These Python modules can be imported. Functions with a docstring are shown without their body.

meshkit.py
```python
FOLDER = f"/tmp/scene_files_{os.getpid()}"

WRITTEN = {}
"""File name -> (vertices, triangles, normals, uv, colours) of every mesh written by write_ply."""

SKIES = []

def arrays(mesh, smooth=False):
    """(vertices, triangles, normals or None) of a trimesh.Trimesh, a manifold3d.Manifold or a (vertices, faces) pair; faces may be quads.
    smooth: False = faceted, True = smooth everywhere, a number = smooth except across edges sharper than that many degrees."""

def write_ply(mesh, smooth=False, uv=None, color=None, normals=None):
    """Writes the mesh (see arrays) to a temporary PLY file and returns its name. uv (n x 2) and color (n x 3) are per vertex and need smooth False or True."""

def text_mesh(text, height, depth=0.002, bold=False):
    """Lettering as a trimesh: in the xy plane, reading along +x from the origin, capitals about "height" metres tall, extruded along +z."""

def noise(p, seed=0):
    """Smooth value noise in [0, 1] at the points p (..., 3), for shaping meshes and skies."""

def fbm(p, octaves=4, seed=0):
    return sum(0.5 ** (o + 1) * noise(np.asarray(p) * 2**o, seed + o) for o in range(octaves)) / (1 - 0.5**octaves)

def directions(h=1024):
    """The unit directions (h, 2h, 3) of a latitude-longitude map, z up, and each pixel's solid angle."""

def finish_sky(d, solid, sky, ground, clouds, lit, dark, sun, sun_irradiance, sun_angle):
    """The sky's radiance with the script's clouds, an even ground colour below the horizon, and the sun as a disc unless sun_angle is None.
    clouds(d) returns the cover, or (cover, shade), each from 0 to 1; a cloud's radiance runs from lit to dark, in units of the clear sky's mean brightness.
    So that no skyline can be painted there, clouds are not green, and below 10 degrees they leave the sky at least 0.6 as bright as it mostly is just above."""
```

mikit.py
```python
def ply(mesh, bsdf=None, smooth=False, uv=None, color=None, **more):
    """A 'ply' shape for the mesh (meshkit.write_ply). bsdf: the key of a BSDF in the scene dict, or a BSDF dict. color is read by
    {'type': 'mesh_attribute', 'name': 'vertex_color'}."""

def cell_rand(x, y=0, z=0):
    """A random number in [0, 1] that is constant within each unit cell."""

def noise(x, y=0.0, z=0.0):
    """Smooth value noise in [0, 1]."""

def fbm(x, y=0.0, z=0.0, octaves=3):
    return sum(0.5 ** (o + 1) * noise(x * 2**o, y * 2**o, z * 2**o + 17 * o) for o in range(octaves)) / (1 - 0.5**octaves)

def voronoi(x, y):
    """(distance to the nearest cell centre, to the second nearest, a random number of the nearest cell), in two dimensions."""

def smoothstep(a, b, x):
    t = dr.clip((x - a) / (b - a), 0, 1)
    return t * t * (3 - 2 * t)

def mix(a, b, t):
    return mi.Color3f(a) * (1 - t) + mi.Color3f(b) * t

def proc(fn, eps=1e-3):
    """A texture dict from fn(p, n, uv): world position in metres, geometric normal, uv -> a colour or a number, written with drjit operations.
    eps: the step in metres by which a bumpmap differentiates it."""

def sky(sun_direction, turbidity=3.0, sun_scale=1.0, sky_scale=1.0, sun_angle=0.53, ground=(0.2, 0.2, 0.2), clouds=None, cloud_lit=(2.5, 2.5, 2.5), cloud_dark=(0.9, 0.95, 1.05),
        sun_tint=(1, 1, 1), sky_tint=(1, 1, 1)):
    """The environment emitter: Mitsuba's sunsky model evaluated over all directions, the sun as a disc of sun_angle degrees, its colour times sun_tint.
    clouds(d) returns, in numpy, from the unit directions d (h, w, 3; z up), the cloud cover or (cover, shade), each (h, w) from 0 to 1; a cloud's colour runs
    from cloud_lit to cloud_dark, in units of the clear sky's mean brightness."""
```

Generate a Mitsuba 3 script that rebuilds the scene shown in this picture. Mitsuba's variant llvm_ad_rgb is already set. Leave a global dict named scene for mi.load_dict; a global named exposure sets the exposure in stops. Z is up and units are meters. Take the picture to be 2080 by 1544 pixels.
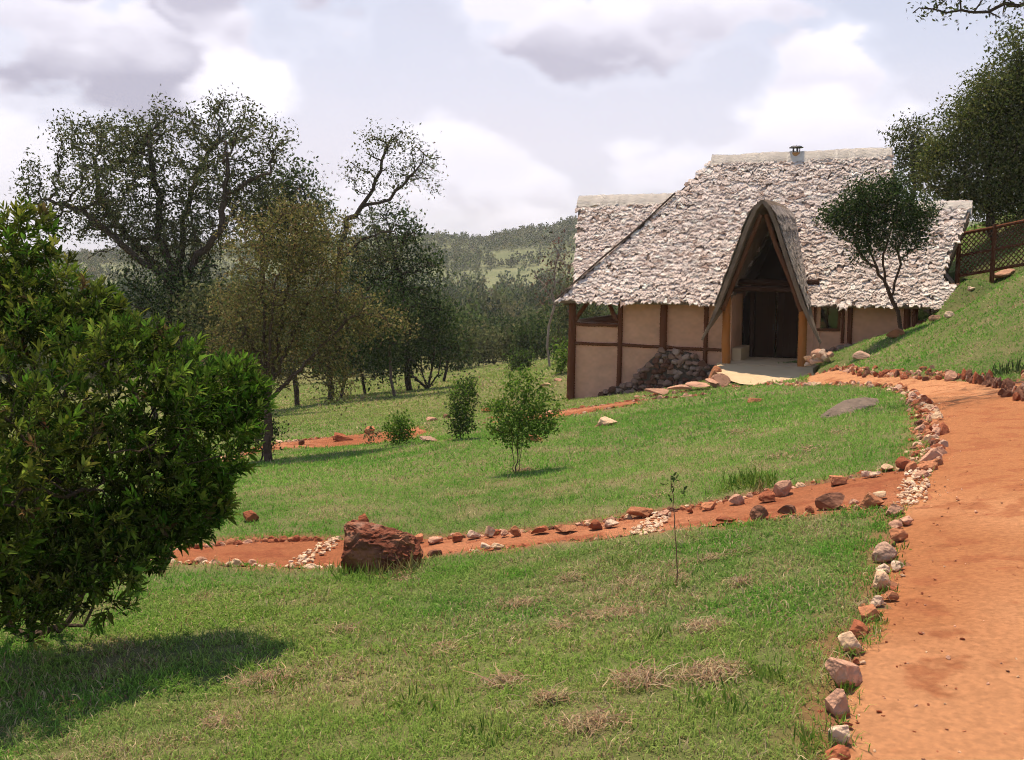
import math, drjit as dr, numpy as np, trimesh, mitsuba as mi, mikit, meshkit, shapely
from scipy.spatial import cKDTree
from scipy.interpolate import RBFInterpolator, RegularGridInterpolator
from shapely.geometry import Polygon, LineString
T = mi.ScalarTransform4f
scene, labels = {}, {}
rng = np.random.default_rng(11)
NRM = lambda v: v / np.maximum(np.linalg.norm(v, axis=-1, keepdims=True), 1e-9)

# ------------------------------------------------------------------ camera, sky, exposure
HFOV, HORIZON = 54.0, 540.0                      # the eye level stands at row 540 of the 2080 x 1544 picture
F = 1040 / math.tan(math.radians(HFOV / 2))
TH = math.atan((772 - HORIZON) / F)
EYE = np.array([0, 0, 1.6])
FW, UPV = np.array([0, math.cos(TH), -math.sin(TH)]), np.array([0, math.sin(TH), math.cos(TH)])
scene['camera'] = {'type': 'perspective', 'fov': HFOV, 'fov_axis': 'x', 'near_clip': 0.1, 'far_clip': 20000.0,
                   'to_world': T().look_at(origin=EYE.tolist(), target=(EYE + FW).tolist(), up=[0, 0, 1]),
                   'medium': {'type': 'ref', 'id': 'air'}}
exposure = 1.95
SUN = (-0.12, 0.28, 0.95)

def px_dir(px, py):
    d = FW + np.array([(px - 1040) / F, 0, 0]) + UPV * (772 - py) / F
    return d / np.linalg.norm(d)

def cloud_field(d):
    az = np.degrees(np.arctan2(d[..., 0], d[..., 1])); el = np.degrees(np.arcsin(np.clip(d[..., 2], -1, 1)))
    q = np.stack([d[..., 0] / (d[..., 2] + 0.25), d[..., 1] / (d[..., 2] + 0.25), d[..., 2] * 1.5], -1)
    n1 = meshkit.fbm(q * 3.0 + 5, 6, 3); n2 = meshkit.fbm(q * 7.0 + 9, 5, 8); n3 = meshkit.fbm(d * 14 + 2, 5, 21)
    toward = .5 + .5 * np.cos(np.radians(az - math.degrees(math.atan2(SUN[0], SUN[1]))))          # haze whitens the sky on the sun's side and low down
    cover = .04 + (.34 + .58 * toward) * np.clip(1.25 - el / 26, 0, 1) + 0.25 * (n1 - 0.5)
    shade = np.full(cover.shape, 0.36) + 0.25 * np.clip(n1 - 0.5, 0, 1)
    sm = lambda a, b, x: (lambda t: t * t * (3 - 2 * t))(np.clip((x - a) / (b - a), 0, 1))
    # cumulus masses: azimuth, elevation, half width, half height, greyness of the base
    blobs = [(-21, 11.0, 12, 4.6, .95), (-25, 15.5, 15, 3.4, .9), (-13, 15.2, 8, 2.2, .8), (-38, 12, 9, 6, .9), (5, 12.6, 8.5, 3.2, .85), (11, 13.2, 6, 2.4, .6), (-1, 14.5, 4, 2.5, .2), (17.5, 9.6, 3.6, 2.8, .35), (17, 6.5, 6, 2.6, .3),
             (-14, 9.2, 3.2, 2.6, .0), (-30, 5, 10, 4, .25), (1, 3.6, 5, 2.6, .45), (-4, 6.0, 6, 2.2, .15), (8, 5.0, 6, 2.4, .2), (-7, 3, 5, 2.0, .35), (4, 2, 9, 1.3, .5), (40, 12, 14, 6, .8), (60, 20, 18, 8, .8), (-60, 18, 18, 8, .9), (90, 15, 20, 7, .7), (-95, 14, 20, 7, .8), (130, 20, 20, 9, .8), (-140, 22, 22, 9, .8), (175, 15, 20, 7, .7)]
    for a, e, w, h, g in blobs:
        da = (az - a + 180) % 360 - 180
        r = np.sqrt((da / w) ** 2 + ((el - e) / h) ** 2) + 1.9 * (n3 - 0.5) + 1.1 * (n2 - 0.5)
        m = sm(1.05, 0.55, r)
        s = g * sm(0.75, -0.45, (el - e) / h + 1.2 * (n2 - 0.5) + .5 * (n3 - .5)) * sm(1.0, .45, r)
        cover = np.maximum(cover, m * 0.96)
        shade = shade * (1 - m) + m * s
    return cover, shade

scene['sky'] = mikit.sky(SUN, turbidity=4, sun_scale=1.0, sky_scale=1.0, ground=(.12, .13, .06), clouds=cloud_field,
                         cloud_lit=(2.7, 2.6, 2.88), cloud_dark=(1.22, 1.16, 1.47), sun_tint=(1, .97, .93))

# ------------------------------------------------------------------ materials
VC = {'type': 'mesh_attribute', 'name': 'vertex_color'}
def nz(p, k): return mikit.noise(p.x * k, p.y * k, p.z * k)
def fb(p, k, o=3): return mikit.fbm(p.x * k, p.y * k, p.z * k, o)
def rough(color, r=.9, spec=.2): return {'type': 'twosided', 'b': {'type': 'principled', 'base_color': color, 'roughness': r, 'specular': spec}}
def bumped(color, fn, scale=1.0, r=.9, spec=.2, eps=2e-3):
    return {'type': 'twosided', 'b': {'type': 'bumpmap', 'arbitrary': mikit.proc(fn, eps), 'scale': scale, 'b': {'type': 'principled', 'base_color': color, 'roughness': r, 'specular': spec}}}
def uvc(p, n, uv):
    """a face's own colour, kept in its texture coordinates: whole part of u = red, fraction of u = green, v = blue"""
    r = dr.floor(uv.x); return mi.Color3f(r / 255.0, (uv.x - r) / .98, uv.y)
UVC = mikit.proc(uvc)
B_ST = lambda p, n, uv: fb(p, 28, 4) * .035
B_BK = lambda p, n, uv: mikit.fbm(p.x * 30, p.y * 30, p.z * 6, 3) * .03
B_TH = lambda p, n, uv: mikit.fbm(p.x * 22, p.y * 22, p.z * 45, 3) * .05
for sfx, col in (('', VC), ('_uv', UVC)):
    scene['m_plain' + sfx] = rough(col)
    scene['m_stone' + sfx] = bumped(col, B_ST, 1.0, .92, .15)
    scene['m_bark' + sfx] = bumped(col, B_BK, 1.0, .95, .1)
    scene['m_thatch' + sfx] = bumped(col, B_TH, 1.0, .95, .1)
scene['m_leaf_uv'] = {'type': 'principledthin', 'base_color': UVC, 'roughness': .33, 'spec_trans': 0.0, 'diff_trans': .62, 'eta': 1.5}
scene['m_leaf_dull_uv'] = {'type': 'principledthin', 'base_color': UVC, 'roughness': .6, 'spec_trans': 0.0, 'diff_trans': .6, 'eta': 1.35}
scene['m_grass_uv'] = {'type': 'principledthin', 'base_color': UVC, 'roughness': .55, 'spec_trans': 0.0, 'diff_trans': .7, 'eta': 1.4}
def plaster_c(p, n, uv):
    g = fb(p, 1.7, 4); s = fb(p, 9, 3)
    return mikit.mix((.60, .33, .215), (.73, .43, .29), g) * (.86 + .22 * s) * (.90 + .16 * mikit.fbm(p.x * 4 + p.y * 4, p.z * .7, 2, 3)) * (1 - .22 * mikit.smoothstep(.55, .8, fb(p, .9, 4)))
scene['m_plaster'] = bumped(mikit.proc(plaster_c), lambda p, n, uv: fb(p, 6, 4) * .03, 1.0, .95, .1)
def soil_c(p, n, uv):
    a = mikit.fbm(p.x * .55, p.y * .55, 0, 4); b = mikit.fbm(p.x * 6, p.y * 6, 3, 4); c = mikit.fbm(p.x * 47 + p.y * 23, p.y * 51 - p.x * 19, 1, 4)
    col = mikit.mix((.275, .115, .050), (.37, .180, .089), mikit.smoothstep(.3, .7, a))
    col = mikit.mix(col, (.235, .085, .038), mikit.smoothstep(.50, .72, b) * .75)
    return col * (.74 + .52 * c)
def soil2_c(p, n, uv): return soil_c(p, n, uv) * mi.Color3f(.82, .72, .76)
scene['m_soil_red'] = bumped(mikit.proc(soil2_c), lambda p, n, uv: mikit.fbm(p.x * 5.3 + p.y * 2.1, p.y * 5.7 - p.x * 1.9, 0, 5) * .018 + mikit.fbm(p.x * 31 - p.y * 9, p.y * 33 + p.x * 11, 0, 3) * .0035, 1.0, .95, .1)
scene['m_soil'] = bumped(mikit.proc(soil_c), lambda p, n, uv: mikit.fbm(p.x * 5.3 + p.y * 2.1, p.y * 5.7 - p.x * 1.9, 0, 5) * .018 + mikit.fbm(p.x * 31 - p.y * 9, p.y * 33 + p.x * 11, 0, 3) * .0035, 1.0, .95, .1)
def slab_c(p, n, uv): return mikit.mix((.46, .335, .20), (.56, .42, .27), fb(p, 2.2, 4))
scene['m_slab'] = bumped(mikit.proc(slab_c), lambda p, n, uv: fb(p, 12, 3) * .01, 1.0, .9, .15)
scene['m_dark_metal'] = {'type': 'twosided', 'b': {'type': 'principled', 'base_color': {'type': 'rgb', 'value': [.05, .05, .06]}, 'roughness': .5, 'metallic': .6}}
scene['m_pane'] = {'type': 'thindielectric'}

# ------------------------------------------------------------------ helpers
def numbered(name):
    if name not in scene and name not in labels and not any(k.startswith(name + '__') for k in scene): return name
    i = 1
    while True:
        k = f'{name}_{i:03d}'
        if k not in scene and k not in labels: return k
        i += 1
COUNT = {}
def part_key(base):
    i = COUNT.get(base, 0); COUNT[base] = i + 1
    return base if i == 0 else f'{base}_{i:03d}'
def thing(name, label, cat, group=None):
    k = numbered(name); labels[k] = {'label': label, 'category': cat}
    if group: labels[k]['group'] = group
    return k
def colarr(c, n, jit=0.0):
    c = np.asarray(c, float)
    if c.ndim == 1: c = np.tile(c, (n, 1))
    if jit: c = c * (1 + jit * rng.uniform(-1, 1, (n, 1)))
    return np.clip(c, .005, .95)
def vf(mesh):
    if isinstance(mesh, tuple): return np.asarray(mesh[0], float), np.asarray(mesh[1], int)
    return np.asarray(mesh.vertices, float), np.asarray(mesh.faces, int)
def flat(v, f, c=None):
    """split every face so that it can carry its own colour and flat normals"""
    v2 = v[f].reshape(-1, 3)
    return v2, np.arange(len(v2)).reshape(-1, 3), (None if c is None else c[f].reshape(-1, 3))
def put(key, mesh, bsdf, color=None, smooth=False, jit=0.0):
    """one shape of the scene. A colour that is even over each face goes into the texture coordinates (see uvc), any other into vertex colours"""
    v, f = vf(mesh)
    if f.shape[1] == 4: f = np.vstack([f[:, [0, 1, 2]], f[:, [0, 2, 3]]])
    if color is None: scene[key] = mikit.ply((v, f), bsdf, smooth=smooth); return key
    if smooth is True and np.ndim(color) == 2: scene[key] = mikit.ply((v, f), bsdf, smooth=True, color=colarr(color, len(v), jit)); return key
    n = None
    if np.ndim(color) == 1:
        v, f, n = meshkit.arrays((v, f), smooth); c = colarr(color, len(v))
    else:
        c = colarr(color, len(v)); m = c[f].mean(1)
        if np.abs(c[f] - m[:, None]).max() > 1e-6: v, f, _ = flat(v, f); c = np.repeat(m, 3, 0)
    uv = np.column_stack([np.floor(c[:, 0] * 255) + c[:, 1] * .98, c[:, 2]])
    scene[key] = {'type': 'ply', 'filename': meshkit.write_ply((v, f), False, uv, None, normals=n), 'face_normals': n is None, 'bsdf': {'type': 'ref', 'id': bsdf + '_uv'}}
    return key
def part(parent, name, mesh, bsdf, color=None, smooth=False, label=None, stuff=False, jit=0.0):
    k = part_key(f'{parent}__{name}')
    put(k, mesh, bsdf, color, smooth, jit)
    if label or stuff: labels[k] = {}
    if label: labels[k]['label'] = label
    if stuff: labels[k]['kind'] = 'stuff'
    return k
def join(ms):
    vs, fs, at = [], [], 0
    for m in ms:
        v, f = vf(m)
        if f.shape[1] == 4: f = np.vstack([f[:, [0, 1, 2]], f[:, [0, 2, 3]]])
        vs.append(v); fs.append(f + at); at += len(v)
    return np.vstack(vs), np.vstack(fs)
def grid_faces(ni, nj):
    a = (np.arange(ni - 1)[:, None] * nj + np.arange(nj - 1)[None]).ravel()
    return np.stack([a, a + nj, a + nj + 1, a + 1], 1)

# ------------------------------------------------------------------ terrain
CTRL = [(1950,1544,3.25),(1900,1200,4.95),(1950,1000,7.1),(1930,870,10.8),(1880,790,17),(1700,768,23),(1560,783,28.6),(1480,783,29.2),(1635,781,28.2),(1545,744,33),
 (2080,740,18),(2080,640,21),(2080,550,25),(1960,570,30),(1960,612,30.3),(1900,642,30),(1760,690,30.3),(1670,728,31),(1850,720,24),(1700,752,24.5),(1800,690,28),(1900,655,28),(1960,628,28.5),(2030,585,29),
 (2080,420,44),(2080,470,38),(1600,1040,7.7),(1350,1060,8.1),(1000,1095,8.5),(760,1120,8.7),(500,1120,8.9),(330,1130,9),(0,1172,9.2),
 (1300,1544,3.3),(900,1544,3.5),(400,1544,3.75),(0,1544,4.0),(800,1300,5.4),(300,1300,5.8),(1300,1250,5.5),(1650,1250,4.75),
 (1700,900,11),(1400,900,13.2),(1050,962,13),(700,950,15),(500,1000,12.5),(1230,860,19),(925,890,19.5),(545,940,18.5),(1300,815,27),(1450,785,30),
 (1160,822,35.6),(1000,860,26),(700,905,22.5),(820,890,23),(600,870,27),(800,830,38),(870,850,30),(1000,800,45),(800,795,54),(1000,745,75),(1100,745,65)]
pts = []
for px, py, Y in CTRL:
    d = px_dir(px, py); pts.append(EYE + d * (Y / d[1]))
for q in [(12,14,1.2),(15,20,3.2),(22,30,5.2),(12,5,.9),(6,4,.2),(6.5,9,.12),(20,10,2.8),(-15,10,-2.3),(-20,20,-4),(-15,30,-4.3),(-30,40,-7),(-40,60,-8.5),(0,100,-8),(-50,100,-11),(40,100,-3),(40,60,2.5),(70,120,3),
          (0,140,-10.5),(-80,140,-12),(80,140,0),(0,-8,.15),(-12,-8,-1.2),(12,-8,1.0),(-9,3,-1.1),(5,40,-4.2),(12,42,-.6),(70,40,10),(-70,50,-11),(-60,10,-8),(60,-5,6),(-60,-10,-6),(3,0,.02),(0,0,0)]:
    pts.append(np.array(q, float))
pts = np.array(pts)
_rbf = RBFInterpolator(pts[:, :2], pts[:, 2], kernel='thin_plate_spline', smoothing=.005)
XS = np.unique(np.concatenate([np.arange(-90, -24, 3.0), np.arange(-24, -8, .5), np.arange(-8, 18, .2), np.arange(18, 34, .5), np.arange(34, 100, 3.0)]))
YS = np.unique(np.concatenate([np.arange(-10, 2, .5), np.arange(2, 16, .2), np.arange(16, 40, .35), np.arange(40, 80, 1.0), np.arange(80, 152, 3.0)]))
GX, GY = np.meshgrid(XS, YS, indexing='ij')
GZ = _rbf(np.stack([GX.ravel(), GY.ravel()], 1)).reshape(GX.shape)
GZ += .10 * (meshkit.fbm(np.stack([GX * .35, GY * .35, 0 * GX], -1), 3, 4) - .5) * np.clip(GY / 12, .3, 2)
def H(x, y):
    x, y = np.broadcast_arrays(np.asarray(x, float), np.asarray(y, float))
    i = np.clip(np.searchsorted(XS, x) - 1, 0, len(XS) - 2); j = np.clip(np.searchsorted(YS, y) - 1, 0, len(YS) - 2)
    a = (x - XS[i]) / (XS[i + 1] - XS[i]); b = (y - YS[j]) / (YS[j + 1] - YS[j])
    return (GZ[i, j] * (1 - a) + GZ[i + 1, j] * a) * (1 - b) + (GZ[i, j + 1] * (1 - a) + GZ[i + 1, j + 1] * a) * b
def gpt(px, py, Y0=2.0, Y1=140):
    """where the line of sight of a pixel meets the ground"""
    d = px_dir(px, py); t = np.geomspace(Y0, Y1, 900) / d[1]
    q = EYE + d * t[:, None]; below = q[:, 2] - H(q[:, 0], q[:, 1]) < 0
    i = int(np.argmax(below)) if below.any() else len(t) - 1
    lo, hi = t[max(i - 1, 0)], t[i]
    for _ in range(20):
        m = (lo + hi) / 2; p = EYE + d * m
        if p[2] < float(H(p[0], p[1])): hi = m
        else: lo = m
    return EYE + d * hi
def sight(px, py, Y):
    d = px_dir(px, py); return EYE + d * (Y / d[1])
def gl(l): return np.array([gpt(*p)[:2] for p in l])
def smooth_line(p, step):
    p = np.asarray(p, float)
    for _ in range(2):
        q = np.empty((2 * len(p), p.shape[1])); q[0::2] = np.vstack([p[:1], .75 * p[:-1] + .25 * p[1:]]); q[1::2] = np.vstack([.25 * p[1:] + .75 * p[:-1], p[-1:]])[:len(p)] if False else np.vstack([.25 * p[:-1] + .75 * p[1:], p[-1:]])
        p = q
    s = np.concatenate([[0], np.cumsum(np.linalg.norm(np.diff(p, axis=0), axis=1))])
    n = max(2, int(s[-1] / step)); t = np.linspace(0, s[-1], n)
    return np.stack([np.interp(t, s, p[:, k]) for k in range(p.shape[1])], 1)

# paths (plan outlines), found on the ground
MAIN_L = gl([(1735,1544),(1745,1440),(1765,1340),(1790,1250),(1815,1160),(1840,1080),(1852,1020),(1882,985),(1902,940),(1898,890),(1884,845),(1868,808),(1840,788),(1790,778),(1720,779),(1640,782)])
MAIN_R = np.array([(4.1,2.6),(4.15,4.0),(4.35,5.5),(4.8,7.5),(5.6,9.5),(6.6,11.8),(7.6,14.2),(8.35,16.5)]).tolist() + gl([(2062,796),(1992,776),(1930,771),(1850,768),(1740,764),(1640,764)]).tolist()
MAIN_L = np.vstack([[1.02, 2.0], MAIN_L])
SIDE_U = gl([(1885,952),(1840,950),(1765,965),(1690,978),(1600,992),(1490,1012),(1400,1032),(1290,1043),(1200,1067),(1040,1082),(950,1086),(850,1096),(700,1098),(580,1092),(480,1100),(340,1112),(200,1128),(0,1152)])
SIDE_D = gl([(1875,1030),(1830,1030),(1750,1027),(1700,1032),(1620,1050),(1540,1056),(1400,1066),(1290,1082),(1180,1096),(1000,1112),(850,1128),(700,1150),(600,1150),(520,1146),(400,1141),(300,1141),(150,1160),(0,1190)])
LOW_U = gl([(430,935),(500,912),(560,900),(620,892),(700,885),(775,878),(850,866),(910,858),(985,850),(1060,846),(1120,838),(1180,828),(1250,819),(1290,812)])
LOW_D = gl([(430,948),(490,924),(560,912),(640,905),(720,904),(800,900),(870,878),(920,866),(985,860),(1060,855),(1130,848),(1190,838),(1250,828),(1300,820)])
def poly(a, b): return Polygon(np.vstack([smooth_line(a, .1), smooth_line(b, .1)[::-1]])).buffer(0)
PATHS = shapely.union_all([poly(MAIN_L, MAIN_R), poly(SIDE_U, SIDE_D), poly(LOW_U[:7], LOW_D[:7]), poly(LOW_U[9:], LOW_D[9:])])
shapely.prepare(PATHS)

# ------------------------------------------------------------------ house frame
HO = np.array([8.25, 33, -1.55]); _a = math.atan2(.41, .912)
HU, HV = np.array([math.cos(_a), -math.sin(_a), 0]), np.array([math.sin(_a), math.cos(_a), 0])
def W(p):
    p = np.asarray(p, float); return HO + p[..., :1] * HU + p[..., 1:2] * HV + p[..., 2:3] * np.array([0, 0, 1.0])
def local(xy):
    q = np.asarray(xy) - HO[:2]; return q @ HU[:2], q @ HV[:2]
HOUSE_PLAN = Polygon(W(np.array([(-6.8,-.02,0),(6,-.02,0),(6,8,0),(-6.8,8,0)]))[:, :2]); shapely.prepare(HOUSE_PLAN)
APRON = np.array([(-1.25,-.3),(-1.15,-1.6),(-.95,-2.6),(-.5,-3.6),(.2,-4.0),(1.2,-4.1),(2.3,-4.6),(2.4,-3.4),(1.9,-2.0),(1.7,-.3)])
APRON_P = Polygon(W(np.column_stack([APRON, 0 * APRON[:, 0]]))[:, :2]); shapely.prepare(APRON_P)
# the ground sinks a little under paths, apron and house so that their sheets lie free of it
fx, fy = GX.ravel(), GY.ravel()
inp = shapely.contains_xy(PATHS, fx, fy).reshape(GX.shape)
inh = shapely.contains_xy(HOUSE_PLAN.buffer(-.3), fx, fy).reshape(GX.shape)
GZ2 = GZ - .045 * inp
lu, lv = local(np.stack([fx, fy], 1)); lu, lv = lu.reshape(GX.shape), lv.reshape(GX.shape)
deck = (lv > -4.6) & (lv < 8) & (lu > -1.5) & (lu < 2.2)
GZ2 = np.where(deck & shapely.contains_xy(APRON_P.buffer(.25), fx, fy).reshape(GX.shape), np.minimum(GZ2, HO[2] - .25 + np.minimum(0, (lv + 1) * .08)), GZ2)
GZ2 = np.where(inh, np.minimum(GZ2, HO[2] - .2), GZ2)
dist = shapely.distance(shapely.points(fx, fy), PATHS).reshape(GX.shape)
nA = meshkit.fbm(np.stack([GX * .5, GY * .5, 0 * GX], -1), 4, 31); nB = meshkit.fbm(np.stack([GX * 2.3, GY * 2.3, 0 * GX], -1), 3, 32)
def mixc(a, b, t): return np.asarray(a) * (1 - t[..., None]) + np.asarray(b) * t[..., None]
sstep = lambda a, b, x: (lambda t: t * t * (3 - 2 * t))(np.clip((x - a) / (b - a), 0, 1))
def turf_color(x, y, n1, n2):
    g = mixc((.095, .125, .034), (.135, .145, .050), sstep(.3, .7, n1))
    far = sstep(20, 34, y) * sstep(14, 4, x)                      # the lower meadow is drier
    g = mixc(g, np.broadcast_to((.16, .165, .06), g.shape), far * .8)
    return mixc(g, np.broadcast_to((.21, .165, .085), g.shape), sstep(.56, .72, n2) * .5)
gc = turf_color(GX, GY, nA, nB) * .8
gc = mixc(gc, np.broadcast_to((.20, .085, .045), gc.shape), sstep(.30, .02, dist + .35 * (nB - .5)) * (GY < 40))
put('ground', (np.stack([GX, GY, GZ2], -1).reshape(-1, 3), grid_faces(*GX.shape)[:, ::-1]), 'm_plain', gc.reshape(-1, 3), smooth=True)
labels['ground'] = {'label': 'grassy hillside falling away to the left below the house', 'kind': 'structure'}

from scipy.spatial import Delaunay
def path_sheet(pl, step, dz, seed):
    """an earth path: its outline ragged, its surface laid over the ground"""
    b = np.array(pl.exterior.segmentize(step * .6).coords)[:-1]
    b = b + .09 * (np.stack([meshkit.fbm(np.column_stack([b * 3.0, 0 * b[:, 0]]), 3, seed + k) for k in (0, 1)], 1) - .5)
    pl2 = Polygon(b).buffer(0); x0, y0, x1, y1 = pl2.bounds; g = np.stack(np.meshgrid(np.arange(x0, x1, step), np.arange(y0, y1, step), indexing='ij'), -1).reshape(-1, 2)
    g = g + np.random.default_rng(seed).uniform(-.25, .25, g.shape) * step
    q = np.vstack([b, g[shapely.contains_xy(pl2.buffer(-step * .3), g[:, 0], g[:, 1])]]); f = Delaunay(q).simplices
    c = q[f].mean(1); f = f[shapely.contains_xy(pl2, c[:, 0], c[:, 1])]
    e1, e2 = q[f[:, 1]] - q[f[:, 0]], q[f[:, 2]] - q[f[:, 0]]; f = np.where((e1[:, 0] * e2[:, 1] - e1[:, 1] * e2[:, 0] < 0)[:, None], f[:, ::-1], f)
    z = H(q[:, 0], q[:, 1]) + dz + .02 * (meshkit.fbm(np.column_stack([q * 1.6, 0 * q[:, 0]]), 4, seed) - .5)
    return np.column_stack([q, z]), f
big = lambda pl: max(getattr(pl, 'geoms', [pl]), key=lambda g: g.area)
for name, m, lab in [('dirt_path', path_sheet(big(poly(MAIN_L, MAIN_R).buffer(.06)), .10, -.010, 1), 'wide orange earth path curving up to the house'),
                     ('footpath', path_sheet(big(poly(SIDE_U, SIDE_D).buffer(.03)), .08, -.014, 2), 'narrow red earth footpath crossing the lawn'),
                     ('footpath_001', path_sheet(big(poly(LOW_U[:7], LOW_D[:7]).buffer(.03)), .14, -.012, 3), 'short stretch of red earth footpath below the lawn'),
                     ('footpath_002', path_sheet(big(poly(LOW_U[9:], LOW_D[9:]).buffer(.03)), .14, -.012, 4), 'red earth footpath between stone rows below the house')]:
    put(name, m, 'm_soil' if name == 'dirt_path' else 'm_soil_red', smooth=True); labels[name] = {'label': lab, 'kind': 'structure'}






# ------------------------------------------------------------------ far hills and air
def ridge_y(px): return np.interp(px, [-1500,-400,200,420,700,900,990,1080,1170,1400,1700,2100,3000,4000], [600,545,522,505,492,481,489,472,456,430,445,470,500,520])
def hill_z(x, y):
    px = 1040 + F * x / np.maximum(y, 1); r = np.hypot(x, y)
    n = meshkit.fbm(np.stack([x / 90, y / 90, 0 * x], -1), 5, 40) - .5
    base = np.interp(r, [130, 160, 300, 450], [-10.5, -12.5, -11.5, -8.0]) + np.clip((x - 40) / 60, 0, 1) * 6 * np.clip(1 - r / 400, 0, 1)
    top = 1.6 + 900 * (HORIZON - ridge_y(px)) / F
    t = sstep(430, 910, r)
    back = np.clip((r - 920) / 600, 0, 1)
    return base * (1 - t) + top * t + n * (3 + 17 * t * (1 - .75 * t)) - back * 30
hy = np.concatenate([np.arange(136, 460, 12.0), np.arange(460, 1000, 7.0), np.arange(1000, 1700, 35.0)]); hs = np.linspace(-1.1, 1.1, 300)
hX, hY = np.meshgrid(hs, hy, indexing='ij'); hX = hX * hY
hZ = hill_z(hX, hY); hZ[:, 0] -= .6
n1 = meshkit.fbm(np.stack([hX / 40, hY / 40, 0 * hX], -1), 5, 41); n2 = meshkit.fbm(np.stack([hX / 150, hY / 150, 0 * hX], -1), 3, 42)
hc = mixc((.115, .135, .06), (.165, .175, .085), sstep(.35, .65, n1))
hc = mixc(hc, np.broadcast_to((.045, .06, .025), hc.shape), sstep(.48, .62, n1 * .6 + n2 * .4) * .8)
hc = mixc(hc, np.broadcast_to((.05, .06, .03), hc.shape), sstep(425, 395, np.hypot(hX, hY)))
put('hills', (np.stack([hX, hY, hZ], -1).reshape(-1, 3), grid_faces(*hX.shape)[:, ::-1]), 'm_plain', hc.reshape(-1, 3), smooth=True)
labels['hills'] = {'label': 'far bush dotted hills beyond the valley', 'kind': 'structure'}
SIGMA = .00027
scene['air'] = {'type': 'homogeneous', 'albedo': {'type': 'rgb', 'value': [.95, .95, .955]}, 'sigma_t': SIGMA}
scene['haze'] = {'type': 'cube', 'to_world': T().translate([0, 800, 25]).scale([2100, 1000, 65]), 'bsdf': {'type': 'null'}, 'interior': {'type': 'ref', 'id': 'air'}}
labels['haze'] = {'kind': 'stuff', 'label': 'thin blue air haze over the valley', 'category': 'haze'}

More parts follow.
